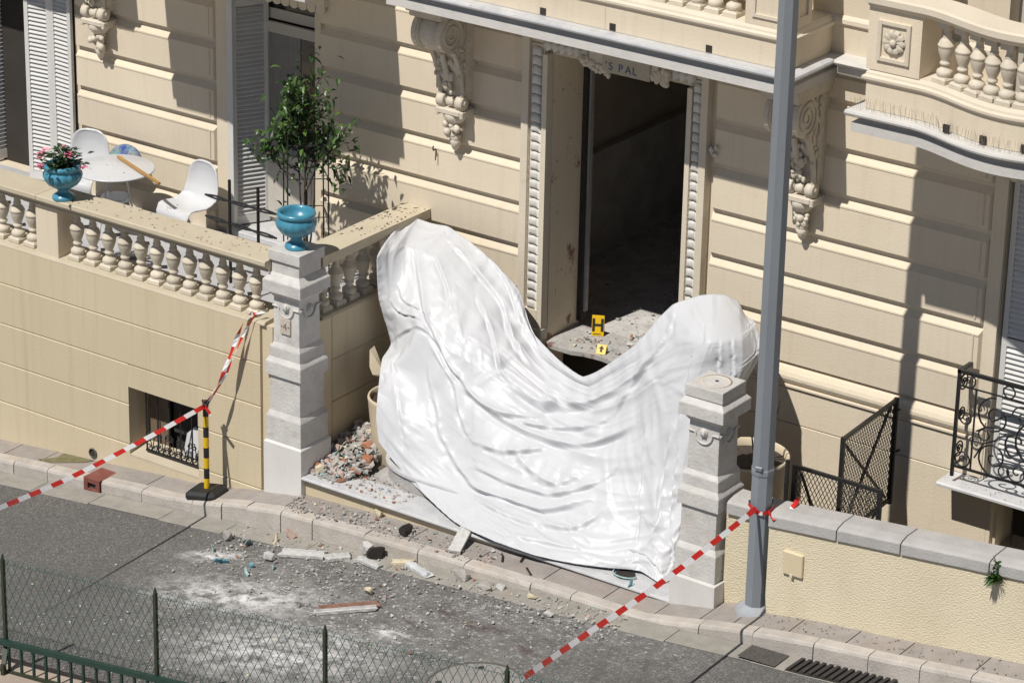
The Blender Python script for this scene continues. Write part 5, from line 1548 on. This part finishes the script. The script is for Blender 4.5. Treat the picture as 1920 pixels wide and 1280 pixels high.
# potted tree with a wire support frame
tr = empty('potted_tree', (-1.07, 1.4, 1.344), 'leafy green potted citrus tree on the terrace in front of the glazed door', 'tree')
b = MB()
b.tube([(0,0,.1),(.01,0,.4),(-.02,.02,.8),(.0,.0,1.1)], [.026,.022,.02,.016], 8)
for (qx, qy) in ((.12,.03),(-.14,.02),(.05,-.08)):
    b.tube([(0,0,.3),(qx*.5,qy,.6),(qx,qy*1.2,1.0),(qx*1.2,qy,1.45)], [.016,.014,.012,.009], 6)
rn = random.Random(5)
tips = []
def branch(p, d, l, r, depth):
    q = p+d*l
    mid_ = p+d*l*.5+Vector((rn.uniform(-.03,.03), rn.uniform(-.03,.03), rn.uniform(-.02,.03)))
    b.tube([p, mid_, q], [r, r*.8, r*.6], 5)
    if depth == 0:
        tips.append((q, d)); return
    tips.append((q, d))
    for k in range(3):
        dd = (d*0.8+Vector((rn.gauss(0,.55), rn.gauss(0,.45), rn.gauss(.1,.4)))).normalized()
        branch(q, dd, l*rn.uniform(.6,.85), r*.6, depth-1)
for k in range(7):
    a = 2*math.pi*k/7+rn.random()
    branch(Vector((0,0,1.0+.12*rn.random()+.1*k)), Vector((math.cos(a)*.42, math.sin(a)*.4, .8)).normalized(), rn.uniform(.22,.34), .012, 2)
branch(Vector((-.1,0,1.15)), Vector((-.95,-.15,.35)).normalized(), .36, .011, 2)
branch(Vector((-.05,0,1.2)), Vector((-.85,-.2,.45)).normalized(), .30, .011, 1)
branch(Vector((0,0,.75)), Vector((-.8,-.3,.25)).normalized(), .35, .008, 0)
branch(Vector((0,0,.8)), Vector((-.5,-.3,.1)).normalized(), .26, .008, 0)
branch(Vector((0,0,1.5)), Vector((-.35,0,1)).normalized(), .4, .01, 1)
branch(Vector((.1,0,1.35)), Vector((.9,0,.6)).normalized(), .3, .011, 2)
branch(Vector((0,0,1.6)), Vector((.18,0,1)).normalized(), .5, .010, 1)
branch(Vector((.09,0,2.1)), Vector((.25,0,1)).normalized(), .42, .007, 0)
b.build('trunk', M_bark, tr)
def crown(mi_mat, share, seed):
    r2 = random.Random(seed)
    c = MB()
    for (q, d) in tips:
        for k in range(int(7.5*share)):
            o = q+Vector((r2.gauss(0,.085), r2.gauss(0,.085), r2.gauss(0,.085)))
            dd = Vector((r2.gauss(0,1), r2.gauss(0,1), r2.gauss(.2,.7)))
            leaf(c, o, dd, r2.uniform(.10,.17), r2.uniform(.045,.07), r2)
    return c
crown(M_leaf, .42, 31).build('crown', M_leaf, tr)
crown(M_leaf2, .34, 32).build('crown', M_leaf2, tr)
crown(M_leaf3, .28, 33).build('crown', M_leaf3, tr)
tr.scale = (.7, .8, 1.06)
MB().lathe([(.15,0),(.2,.3),(.22,.32),(.22,.36),(.19,.36)], 24).build('pot', M_pot, tr)
MB().lathe([(0,.32),(.2,.32)], 24).build('soil', M_soil, tr)
sf_ = empty('plant_support', (-1.05, 1.4, 1.344), 'black square wire cage supporting the potted tree', 'plant support')
R4 = [(-.32,-.02),(-.06,-.27),(.27,.02),(.0,.27)]
for (x, y) in R4:
    MB().tube([(x,y,0),(x*.96,y*.96,1.85)], .0075, 6).build('rod', M_black, sf_)
for z in (.92, 1.35, 1.72):
    for i in range(4):
        a, c = R4[i], R4[(i+1) % 4]
        MB().tube([(a[0]*.97,a[1]*.97,z),(c[0]*.97,c[1]*.97,z)], .006, 5).build('ring_wire', M_black, sf_)
# twisted iron railing piece beside the tree
ir = empty('iron_railing', (-1.65, 1.0, 1.404), 'broken black wrought iron railing leaning beside the potted tree', 'railing')
for z, dz in ((.93,-.0),(.69,-.03)):
    for k in (-1, 1):
        MB().tube([(-.48+.98*i/14, .006*k*math.sin(i*math.pi/4.67), z+dz*i/14+.012*k*math.sin(i*math.pi/4.67)) for i in range(15)], .011, 6).build('twisted_bar', M_black, ir)
for x in (-.14, .25): MB().box(x-.012, x+.012, -.012, .012, 0, 1.17).build('upright', M_black, ir)

# fallen leaves and grit on the copings, seat and landing
lit = MB(); rn = random.Random(77)
def litter(n, fx, l=.035):
    for i in range(n):
        x, y, z = fx()
        a = rn.uniform(0, 6.28); s = rn.uniform(.3,1)*l
        dx, dy = math.cos(a)*s, math.sin(a)*s
        lit.add([(x-dx,y-dy,z),(x+dy*.25,y-dx*.25,z+.004),(x+dx,y+dy,z+.002),(x-dy*.25,y+dx*.25,z+.005)], [(0,1,2,3)])
litter(90, lambda: (rn.uniform(-3.3,-.6), rn.uniform(-.02,.31), 2.291), .022)
litter(70, lambda: (rn.uniform(-.38,-.08), 1.0+1.22*rn.random()**.6, 2.293), .03)
litter(24, lambda: (rn.gauss(-3.12,.07), rn.gauss(1.55,.06), 1.80), .022)
litter(16, lambda: (-3.86+rn.gauss(0,.14), 1.48+rn.gauss(0,.14), 2.125), .016)
litter(110, lambda: (lambda x: (x, rn.uniform(-.3,-.03), G(x)+.007))(rn.uniform(5.6,8.4)), .022)
litter(40, lambda: (6.5+rn.random()*1.4, rn.uniform(1.96,2.2), 1.052), .02)
tag(lit.build('leaf_litter', mat('dead_leaf', (.07,.06,.035), (.03,.03,.015), 40, .8)), 'small dark dead leaves and twigs scattered on copings and pavement', 'leaves', kind='stuff')

# ================================================================ DELINEATOR AND TAPES
dl = empty('barrier_post', (-1.09, -.255, G(-1.1)), 'yellow and black striped barrier post on a black rubber foot', 'barrier post')
b = MB()
pts0 = [(-.15,-.17),(.15,-.17),(.19,-.13),(.19,.13),(.15,.17),(-.15,.17),(-.19,.13),(-.19,-.13)]
vs = [(x,y,.0) for x,y in pts0]+[(x*.97,y*.97,.05) for x,y in pts0]+[(x*.75,y*.75,.085) for x,y in pts0]
fs = [tuple(range(7,-1,-1)), tuple(range(16,24))]+[(k*8+i,k*8+(i+1) % 8,k*8+8+(i+1) % 8,k*8+8+i) for k in range(2) for i in range(8)]
b.add(vs, fs); o = b.build('rubber_foot', M_blackpl, dl); o.rotation_euler = (0, -math.atan(.13), R(8)); bevel_mod(o, .01)
nsg = 8; z = .08
for k in range(nsg):
    MB().lathe([(.03,z),(.03,z+.118)], 14).build('yellow_band' if k % 2 == 0 else 'black_band', M_yellow if k % 2 == 0 else M_blackpl, dl); z += .118
MB().lathe([(.03,z),(.034,z),(.034,z+.03),(.012,z+.035),(.012,z+.045),(.026,z+.05),(.026,z+.06),(0,z+.062)], 12).build('cap', M_blackpl, dl)
for s in (-1, 1):
    MB().tube([(0,0,z+.03),(s*.035,0,z+.025),(s*.045,0,z+.045),(s*.04,0,z+.06)], .007, 5).build('hook', M_blackpl, dl)
ZTOP = G(-1.1)+z

def tape(pts, width, label, stripe=.115, twist=None, upv=(0,0,1), name='barrier_tape', phase=0.0, slant=.35):
    P = resample(np.array(pts, float), np.linspace(0, len(pts)-1, 240))
    L = np.concatenate([[0], np.cumsum(np.linalg.norm(np.diff(P, axis=0), axis=1))])
    ns = int(L[-1]/stripe*2)
    b = MB()
    def at(l):
        l = min(max(l, 0), L[-1])
        return np.array([np.interp(l, L, P[:,k]) for k in range(3)])
    def frame(l):
        d = Vector(at(l+.02)-at(l-.02)).normalized()
        u = Vector(upv); u = (u-d*u.dot(d)).normalized()
        if twist:
            u = Matrix.Rotation(twist(l/L[-1]), 3, d) @ u
        return u
    step = stripe/2
    for k in range(ns+1):
        l0, l1 = k*step, (k+1)*step
        sh = slant*width
        q = []
        for (l, sgn) in ((l0,-1),(l1,-1),(l1,1),(l0,1)):
            ll = l+(sh*sgn*.5)
            q.append(tuple(Vector(at(ll))+frame(ll)*sgn*width/2))
        b.add(q, [(0,1,2,3)], int((k+phase)//2) % 2)
    o = b.build(name, [M_red, M_tapew], None)
    tag(o, label, 'tape', 'red and white barrier tapes')
    return o
tape([(5.47,-.07,1.275),(5.50,-1.0,1.225),(5.533,-2.0,1.20),(5.61,-3.2,1.255),(5.74,-4.25,1.36)], .052, 'red and white barrier tape stretched from the lamp post down across the road', .165, twist=lambda t: .55+.2*math.sin(t*4))
tape([(-1.09,-.27,ZTOP+.0),(-1.03,-1.4,.585),(-.955,-2.5,.62),(-.90,-3.5,.70),(-.86,-4.2,.77)], .048, 'red and white barrier tape from the striped post off to the lower left', .165, twist=lambda t: .55+.25*math.sin(t*5))
tape([(-1.09,-.27,ZTOP+.01),(-.93,-.19,.92),(-.80,-.1,1.35),(-.70,-.03,1.63),(-.66,.06,1.64)], .045, 'wider red and white tape strand rising from the striped post to the baluster foot', .15, upv=(1,.3,0), twist=lambda t: .6+1.3*math.sin(t*9))
tape([(-1.08,-.26,ZTOP+.0),(-.90,-.16,.95),(-.72,-.08,1.42),(-.60,-.01,1.66),(-.55,.08,1.67)], .032, 'narrower twisted red and white tape strand next to the baluster foot', .15, upv=(1,.3,0), twist=lambda t: 1.2*math.sin(t*9), phase=2)
tape([(-1.08,-.28,ZTOP+.01),(-1.03,-.30,ZTOP-.01),(-.97,-.31,ZTOP-.05)], .05, 'short loose red and white tape end knotted on the striped post', .12)
lp_c = Vector((5.445,.05,0))
loop = [(5.445+.125*math.cos(a), .05+.125*math.sin(a), 1.25+.03*math.sin(a*2)) for a in [2*math.pi*i/14-.9 for i in range(15)]]
tape(loop, .04, 'red and white tape wound round the lamp post above the coping', .16)
tape([(5.56,.0,1.25),(5.66,-.03,1.17),(5.70,.04,1.2),(5.72,.2,1.29),(5.70,.36,1.31)], .045, 'crumpled red and white tape end lying from the lamp post over the coping', .18, twist=lambda t: 1.5*math.sin(t*7))

# ================================================================ WIRE FENCE ALONG THE NEAR SIDE
fn = empty('wire_fence', (2.7, -4.32, -.1), 'green chain-link fence with dark steel posts along the near side of the road', 'fence')
FY = -4.325
FB = lambda x: -.45+.127*x      # foot
FT = lambda x: .70+.127*x       # top of the mesh
for i, x in enumerate((-3.8, -1.95, -.08, 1.80, 3.74, 5.66, 7.55)):
    zt, zb = FT(x)+.07, FB(x)
    p = MB()
    p.box(x-.016, x+.016, FY-.016, FY+.016, zb+.25, zt-.05); p.frustum(x, FY, zt-.05, zt+.02, .016, .016, .003, .003)
    p.bar((x,FY,zb+.27), (x+.07,FY-.12,zb+.13), .045, .04); p.box(x+.05, x+.09, FY-.14, FY-.10, zb-.1, zb+.16)
    child(p, 'post', M_post, fn)
wm = MB()
x = -4.2
pitch, run = .094, 1.02
while x < 8.6:
    for s in (-1, 1):
        n = 2
        q0, q1 = (x, FB(x)+.32), None
        h = FT(x)-FB(x)-.32
        xe = x+s*h*.55
        wm.tube([(x, FY+.004*s, FB(x)+.33), (xe, FY+.004*s, FT(xe))], .0032, 3, caps=False)
    xa = x+.001
    ztop = FT(x)
    wm.tube([(x-.047, FY, ztop-.01), (x-.033, FY, ztop+.03), (x, FY, ztop+.048), (x+.033, FY, ztop+.03), (x+.047, FY, ztop-.01)], .0032, 3, caps=False)
    x += pitch
for dz, r in ((-.01,.0022),(-.45,.0016)):
    wm.tube([(xx*.5, FY+.006, FT(xx*.5)+dz) for xx in range(-9, 18)], r, 3, caps=False)
tag(child(wm, 'chain_link', M_wire, fn), kind='stuff')
child(MB().bar((-4.2,FY-.03,FB(-4.2)+.33), (8.6,FY-.03,FB(8.6)+.33), .05, .05), 'top_rail', M_green, fn)
child(MB().bar((-4.2,FY-.06,FB(-4.2)+.04), (8.6,FY-.06,FB(8.6)+.04), .04, .03), 'bottom_rail', M_post, fn)
x = -4.1
while x < 8.5:
    child(MB().bar((x,FY-.03,FB(x)+.04), (x,FY-.03,FB(x)+.31), .022, .022), 'picket', M_green, fn)
    x += .157

# ================================================================ EVIDENCE MARKERS
def text_mesh(s, size, m):
    cu = bpy.data.curves.new('txt', 'FONT'); cu.body = s; cu.size = size; cu.align_x = 'CENTER'; cu.extrude = .0006; cu.offset = .004
    tmp = bpy.data.objects.new('tmp', cu); col.objects.link(tmp)
    dg = bpy.context.evaluated_depsgraph_get(); dg.update()
    me = bpy.data.meshes.new_from_object(tmp.evaluated_get(dg)); bpy.data.objects.remove(tmp)
    me.materials.clear(); me.materials.append(m); return me
def marker(loc, rz, w, h, dep, label):
    t = empty('evidence_marker', loc, label, 'marker', 'yellow evidence markers', rz=rz)
    MB().add([(-w/2,-dep,0),(w/2,-dep,0),(w/2,0,h),(-w/2,0,h),(-w/2,dep,0),(w/2,dep,0)], [(0,1,2,3),(3,2,5,4)]).build('folded_plate', M_yellow, t)
    return t
mk = marker((1.79, 2.74, 1.165), R(28), .13, .215, .05, 'taller yellow evidence marker with a black letter H in the doorway')
ang = math.atan2(.215, .05)
link('letter', text_mesh('H', .19, M_blackpl), mk, (0, -.05+.05*.24-.004, .215*.24), (ang, 0, 0), (1, 1.0, 1))
MB().add([(-.05,-.0475,.013),(.04,-.0475,.013),(.04,-.0453,.023),(-.05,-.0453,.023)], [(0,1,2,3)]).build('small_print', M_blackpl, mk)
mk2 = marker((2.10, 2.36, 1.165), R(18), .10, .085, .06, 'small yellow evidence marker with a black arrow on the marble threshold')
ar = MB()
def onp(u, v):   # u across, v up the front plate
    return (u, -.06+.06*v-.0012, .085*v+.0008)
ar.add([onp(-.012,.22),onp(.012,.22),onp(.012,.55),onp(-.012,.55)], [(0,1,2,3)]); ar.add([onp(-.03,.55),onp(.03,.55),onp(0,.9)], [(0,1,2)])
ar.build('arrow', M_blackpl, mk2)

# ================================================================ RUBBLE
M_grey = mat('rubble_grey', (.42,.4,.37), (.32,.3,.28), 12, .9, .008, 40)
M_white = mat('rubble_plaster', (.56,.555,.54), (.42,.41,.39), 16, .9, .006, 40)
M_cream = mat('rubble_stucco', (.66,.59,.42), (.55,.48,.34), 12, .9, .006, 40)
M_brick = mat('rubble_brick', (.4,.16,.08), (.3,.13,.075), 14, .9, .008, 40, [(9,.55,.7,(.5,.45,.4),.7)])
M_teal = mat('rubble_glaze', (.2,.36,.37), (.35,.45,.42), 9, .35)
M_shard = mat('shard_glaze', (.11,.33,.42), (.2,.42,.48), 14, .3)
M_pinkst = mat('rubble_pink', (.5,.36,.31), (.4,.29,.25), 12, .9, .006, 40)
M_burnt = mat('rubble_burnt', (.035,.028,.024), (.02,.017,.015), 20, .95, .01, 50)
KINDS = [M_grey, M_white, M_cream, M_brick, M_teal, M_pinkst, M_grey]
def pile(name, n, fx, size, label, weights=(6,3,2,2,2,5,5), seed=1, shared=14):
    r = random.Random(seed)
    protos = []
    bmk = MB()
    for i in range(n):
        x, y, z = fx(r, i/n)
        s = size(r)
        k = r.choices(range(7), weights)[0]
        fl = .35 if k in (4, 2) else r.uniform(.45, .9)
        pts = []
        Rm = Matrix.Rotation(r.uniform(0,6.28), 3, 'Z') @ Matrix.Rotation(r.uniform(-.6,.6), 3, 'X')
        for q in range(9):
            v = Vector((r.uniform(-1,1), r.uniform(-.8,.8), r.uniform(-fl,fl)))
            pts.append(Rm @ (v*s)+Vector((x,y,z+s*fl*.6)))
        bmk.bm(hull(pts), k)
    o = bmk.build(name, KINDS)
    tag(o, label, 'rubble', kind='stuff')
    return o
# heap in the corner between pedestal and planter
def heap_h(x, y):
    return max(0.0, .30*(y-.12)/.85*(1-.5*abs(x-.12)/.45))
def corner(r, t):
    y = .10+.92*r.random(); x = -.06+(.28+.30*(1-abs(y-.45)))*r.random()
    return (x, y, heap_h(x, y)*(.75+.25*r.random()))
mound = MB(); vs, fs = [], []
for i in range(13):
    for j in range(13):
        x, y = -.09+.62*i/12, .08+.98*j/12
        vs.append((x, y, -.004+heap_h(x, y)*.8*(1 if 0 < i < 12 else .3)*max(0, min(1, (12-i)/4))+.01*noise.noise(Vector((x*12, y*12, 0)))))
for i in range(12):
    for j in range(12):
        fs.append((i*13+j, i*13+13+j, i*13+14+j, i*13+1+j))
tag(mound.add(vs, fs).build('dirt_mound', mat('dirt', (.16,.135,.11), (.08,.068,.058), 16, .95, .01, 40)), 'dark dirt under the rubble heap beside the pedestal', 'dirt', kind='stuff')
pile('rubble_heap', 650, corner, lambda r: r.choice((.012,.015,.02,.026,.034,.044,.054)), 'heap of broken brick, plaster and tile in the corner beside the pedestal', (8,3,2,1.5,1.5,3,8), seed=2)
pile('rubble_spill', 200, lambda r, t: (.05+1.2*r.random()**1.3, .05+.4*r.random(), .002), lambda r: r.choice((.008,.012,.016,.024)), 'small rubble bits strewn over the left end of the landing', seed=3)
pile('pavement_rubble', 420, lambda r, t: (lambda x: (x, r.uniform(-.40,-.02), G(x)+.004))(.0+2.6*r.random()**1.2), lambda r: r.choice((.006,.008,.012,.016,.026)), 'gravel-like rubble scattered on the pavement below the step', (7,5,1,1,.8,2,7), seed=4)
pile('road_rubble', 850, lambda r, t: (lambda x: (x, -.47-abs(r.gauss(0,.55))*(1.2 if x < 3.3 else .5), RD(x)+.012))(r.uniform(-.4,4.4)), lambda r: r.choice((.006,.007,.009,.012,.018,.024)), 'small grey and white rubble scattered across the road and gutter', (7,8,1,.4,.6,1,7), seed=5)
pile('road_chips', 1500, lambda r, t: (lambda x, y: (x, y, RD(x)+.004))(r.gauss(1.8,1.5), r.uniform(-4.0,-.8)), lambda r: r.choice((.004,.005,.006,.008,.011,.015)), 'white plaster chips thinly spread over the asphalt', (2,9,2,0,0,0,2), seed=6)
pile('threshold_rubble', 330, lambda r, t: (lambda y: (r.uniform(1.6,2.95), y, 1.165 if y < 2.84 else 1.075))(2.3+3.2*r.random()**1.2), lambda r: r.choice((.01,.015,.022,.035)), 'broken tile and wood scraps on the marble threshold', seed=8)
# larger single pieces
def piece(name, x, y, z, sx, sy, sz, m, label, cat='rubble', seed=0, rz=0.0, n=14):
    r = random.Random(seed+int(x*100))
    o = link(name, chunk_mesh(name, sx, sy, sz, m, n, r), None, (x, y, z), (0, 0, rz))
    return tag(o, label, cat, 'larger rubble pieces')
rz_ = lambda x: RD(x)+.012
piece('stone_chunk', -.32, -.84, rz_(-.32), .065,.055,.075, M_grey, 'upright grey stone cube on the road, leftmost of the loose stones')
piece('stone_chunk', -.13, -.79, rz_(-.13), .07,.06,.05, M_grey, 'angular grey stone lying just right of the upright stone cube')
piece('stone_chunk', .24, -.50, rz_(.24), .085,.06,.075, M_pinkst, 'pinkish stone lump lying in the gutter against the kerb')
piece('stone_chunk', .40, -1.06, rz_(.4), .09,.07,.06, M_white, 'pale grey stone block on the road near the blue shards')
piece('stone_chunk', 2.44, -.55, rz_(2.44), .14,.09,.08, M_grey, 'big flat grey stone in the gutter right of the plaster mouldings')
piece('stone_chunk', 2.80, -.62, rz_(2.8), .12,.08,.04, M_grey, 'thin grey stone slab in the gutter beside a small white stone')
piece('stone_chunk', 2.93, -.56, rz_(2.93), .06,.05,.045, M_white, 'small white stone in the gutter by the thin stone slab')
piece('stone_chunk', 3.68, -.82, rz_(3.68), .075,.05,.03, M_white, 'flat white plaster piece at the gutter edge right of the stains')
piece('stone_chunk', 3.31, -.58, rz_(3.31), .075,.045,.03, M_cream, 'cream stucco flake in the gutter below the kerb')
piece('stone_chunk', 1.86, -1.30, rz_(1.86), .075,.05,.05, M_cream, 'cream plaster block on the road beside the reddish beam')
piece('stone_chunk', 1.0, -.02, G(1.0)+.01, .07,.045,.055, M_cream, 'yellowish stucco lump on the pavement against the step riser')
piece('stone_chunk', 1.40, .40, .01, .11,.06,.04, M_white, 'flat white plaster piece on the landing near the sheet hem')
piece('burnt_lump', 1.50, -.22, G(1.5), .085,.08,.10, M_burnt, 'round black charred lump on the pavement below the step')
piece('burnt_lump', 1.36, -.55, rz_(1.36), .13,.09,.11, M_burnt, 'dark charred block leaning on the kerb among white plaster')
piece('plaster_block', 1.25, -.52, rz_(1.25), .09,.07,.11, M_white, 'white plaster block just left of the charred block at the kerb')
piece('brick_lump', .42, .55, .09, .09,.07,.06, M_brick, 'large orange brick lump at the front of the corner heap')
piece('brick_lump', .30, .72, .16, .08,.06,.05, M_brick, 'orange brick fragment higher up in the corner heap')
piece('stone_chunk', .22, .95, .25, .10,.07,.07, M_pinkst, 'brownish block at the top of the corner rubble heap')
piece('stone_chunk', .10, .16, .02, .06,.05,.07, M_cream, 'cream stone leaning on the pedestal foot at the step end')
piece('stone_chunk', .33, .22, .01, .10,.06,.04, M_grey, 'flat grey slate piece lying in front of the rubble heap')
def shard(x, y, z, r, m, label, a0, tilt, rz):
    vs, fs = [], []
    n = 7
    for i in range(n+1):
        a = -a0/2+a0*i/n
        for (rr, zz) in ((r, 0), (r*.9, .03+.008*math.sin(i*2.1)), (r*.72, .045+.012*math.sin(i*3.7))):
            vs.append((rr*math.cos(a)-r*.85, rr*math.sin(a), zz))
    for i in range(n):
        for k in range(2):
            fs.append((i*3+k, i*3+k+1, i*3+4+k, i*3+3+k))
    b = MB().add(vs, fs, 0, True)
    o = b.build('ceramic_shard', m); o.location = (x, y, z); o.rotation_euler = (tilt, .3, rz)
    s = o.modifiers.new('t', 'SOLIDIFY'); s.thickness = .006
    return tag(o, label, 'shard', 'broken urn shards')
shard(.03,-1.35,rz_(.03),.16,M_shard,'curved blue glazed urn shard on the road left of the debris',1.1,.2,2.4)
shard(-.26,-1.15,rz_(-.26),.14,M_teal,'pale teal shard lying on white powder on the road',1.0,.9,1.2)
shard(-.02,-.86,rz_(-.02),.14,M_teal,'teal curved shard beside the angular grey stone',1.0,.5,3.3)
shard(.18,-.66,rz_(.18),.14,M_cream,'pale curved shard near the kerb left of the pinkish lump',1.1,.6,.6)
shard(.43,-1.44,rz_(.43),.15,M_teal,'standing teal shard in the lower middle of the road debris',.9,-.5,4.0)
shard(.38,-1.27,rz_(.38),.10,M_shard,'little blue shard flat on the road right of the curved blue one',.8,.9,5.0)
shard(.58,-1.2,rz_(.58),.10,M_shard,'second little blue shard beside the pale grey stone block',.8,1.0,1.0)
shard(4.06,.02,.012,.10,M_shard,'light blue shard on the step edge at the right end of the sheet',.9,1.2,.4)
ub = empty('urn_rim', (3.9,.16,.01), 'turquoise urn rim poking out under the sheet hem', 'urn fragment')
MB().tube([(.13*math.cos(a), .09*math.sin(a), .012) for a in [math.pi*(1.0+i/14) for i in range(15)]], .009, 6).build('rim', M_teal, ub)
MB().lathe([(0,.004),(.1,.006)], 20).build('inside', M_burnt, ub)
# pieces of plaster moulding and planks
def moulding(x, y, z, l, rz, label, m=M_white, w=.055, tilt=0):
    pr = [(-w,0),(w,0),(w,.02),(w*.7,.035),(w*.5,.03),(w*.2,.05),(-w*.3,.055),(-w*.5,.035),(-w,.03)]
    n, k = 10, len(pr); vs, fs = [], []
    sd = x*7.7
    for i in range(n+1):
        for q, (py_, pz_) in enumerate(pr):
            e = 1 if i in (0, n) else 0
            jx = e*.035*noise.noise(Vector((q*1.7, i, sd)))*(1 if i else -1)
            bite = .012*max(0, noise.noise(Vector((i*.9, q*.8, sd+3))))
            vs.append((-l/2+l*i/n+jx*1.6, py_*(1-.22*abs(noise.noise(Vector((i*.7, sd, 1)))))+.006*noise.noise(Vector((i*.8, q, sd))), max(0, pz_-bite)))
    for i in range(n):
        for q in range(k):
            fs.append((i*k+q, i*k+(q+1) % k, i*k+k+(q+1) % k, i*k+k+q))
    fs += [tuple(range(k)), tuple(reversed(range(n*k, n*k+k)))]
    o = MB().add(vs, fs).build('plaster_moulding', m)
    o.location = (x, y, z); o.rotation_euler = (tilt, -math.atan(.08), rz)
    return tag(o, label, 'moulding', 'broken plaster mouldings')
moulding(.66,-.80,rz_(.66),.46,R(20),'long white plaster slab lying on the road left of the mouldings', w=.085)
moulding(1.02,-.72,rz_(1.02),.26,R(40),'short white plaster slab between the long slab and charred block', w=.07)
moulding(1.42,-.70,rz_(1.42),.32,R(-12),'white moulding length lying in front of the charred block')
moulding(1.98,-.62,rz_(1.98),.36,R(-22),'grey moulding length in the gutter right of the charred block', M_marble)
moulding(1.72,-.55,rz_(1.72),.22,R(25),'cream stucco strip in the gutter between two moulding lengths', M_cream, .04)
def plank(a, b_, w_, h_, m, label, name='plank'):
    o = MB().bar(a, b_, w_, h_).build(name, m)
    return tag(o, label, 'plank', 'broken planks')
M_plk = mat('white_plank', (.6,.6,.58), (.42,.41,.39), 14, .8, .004, 40, stretch=(3,1,3))
plank((2.19,-.33,G(2.1)+.035), (2.02,.26,.10), .13, .025, M_plk, 'white painted plank leaning from the pavement onto the step under the sheet')
M_beam = mat('red_plank', (.3,.17,.12), (.2,.11,.08), 14, .85, .004, 40, stretch=(1,4,4))
pb = moulding(1.9, -1.66, rz_(1.9), .56, R(39), 'broken reddish-brown beam with whitish edges lying on the road', M_beam, .06)
pb['category'] = 'beam'; pb['group'] = 'broken planks'
moulding(1.93, -1.74, rz_(1.93)-.004, .58, R(39), 'thin whitish strip along the lower edge of the broken beam', M_white, .03)
plank((2.36,2.55,1.19), (2.50,3.25,1.22), .12, .05, mat('hall_beam', (.3,.24,.2), (.2,.16,.13), 12, .8), 'brown timber lying back into the dark hallway')
plank((2.40,2.52,1.19), (3.05,2.62,1.19), .10, .07, mat('hall_beam2', (.3,.25,.22), (.2,.16,.14), 12, .8), 'grey-brown door rail lying across the threshold')
piece('plaster_block', 2.28,2.72,1.17, .12,.09,.025, M_white, 'white tile piece beside the letter H marker on the threshold')
for i, (x, y, l, a) in enumerate(((2.62,-.1,.14,-1.0),(2.85,-.12,.12,1.9),(2.98,-.2,.16,-.7))):
    o = MB().bar((x,y,G(x)+.015), (x+l*math.cos(a),y+l*math.sin(a),G(x)+.02), .018, .012).build('iron_scrap', M_burnt)
    tag(o, ['short dark iron scrap on the pavement nearest the white plank', 'short dark iron scrap standing out from the step riser', 'longest dark iron scrap on the pavement right of the plank'][i], 'scrap', 'iron scraps')
for o in col.objects:
    if o.type == 'MESH' and len(o.data.materials) == 0:
        o.data.materials.append(M_grey)
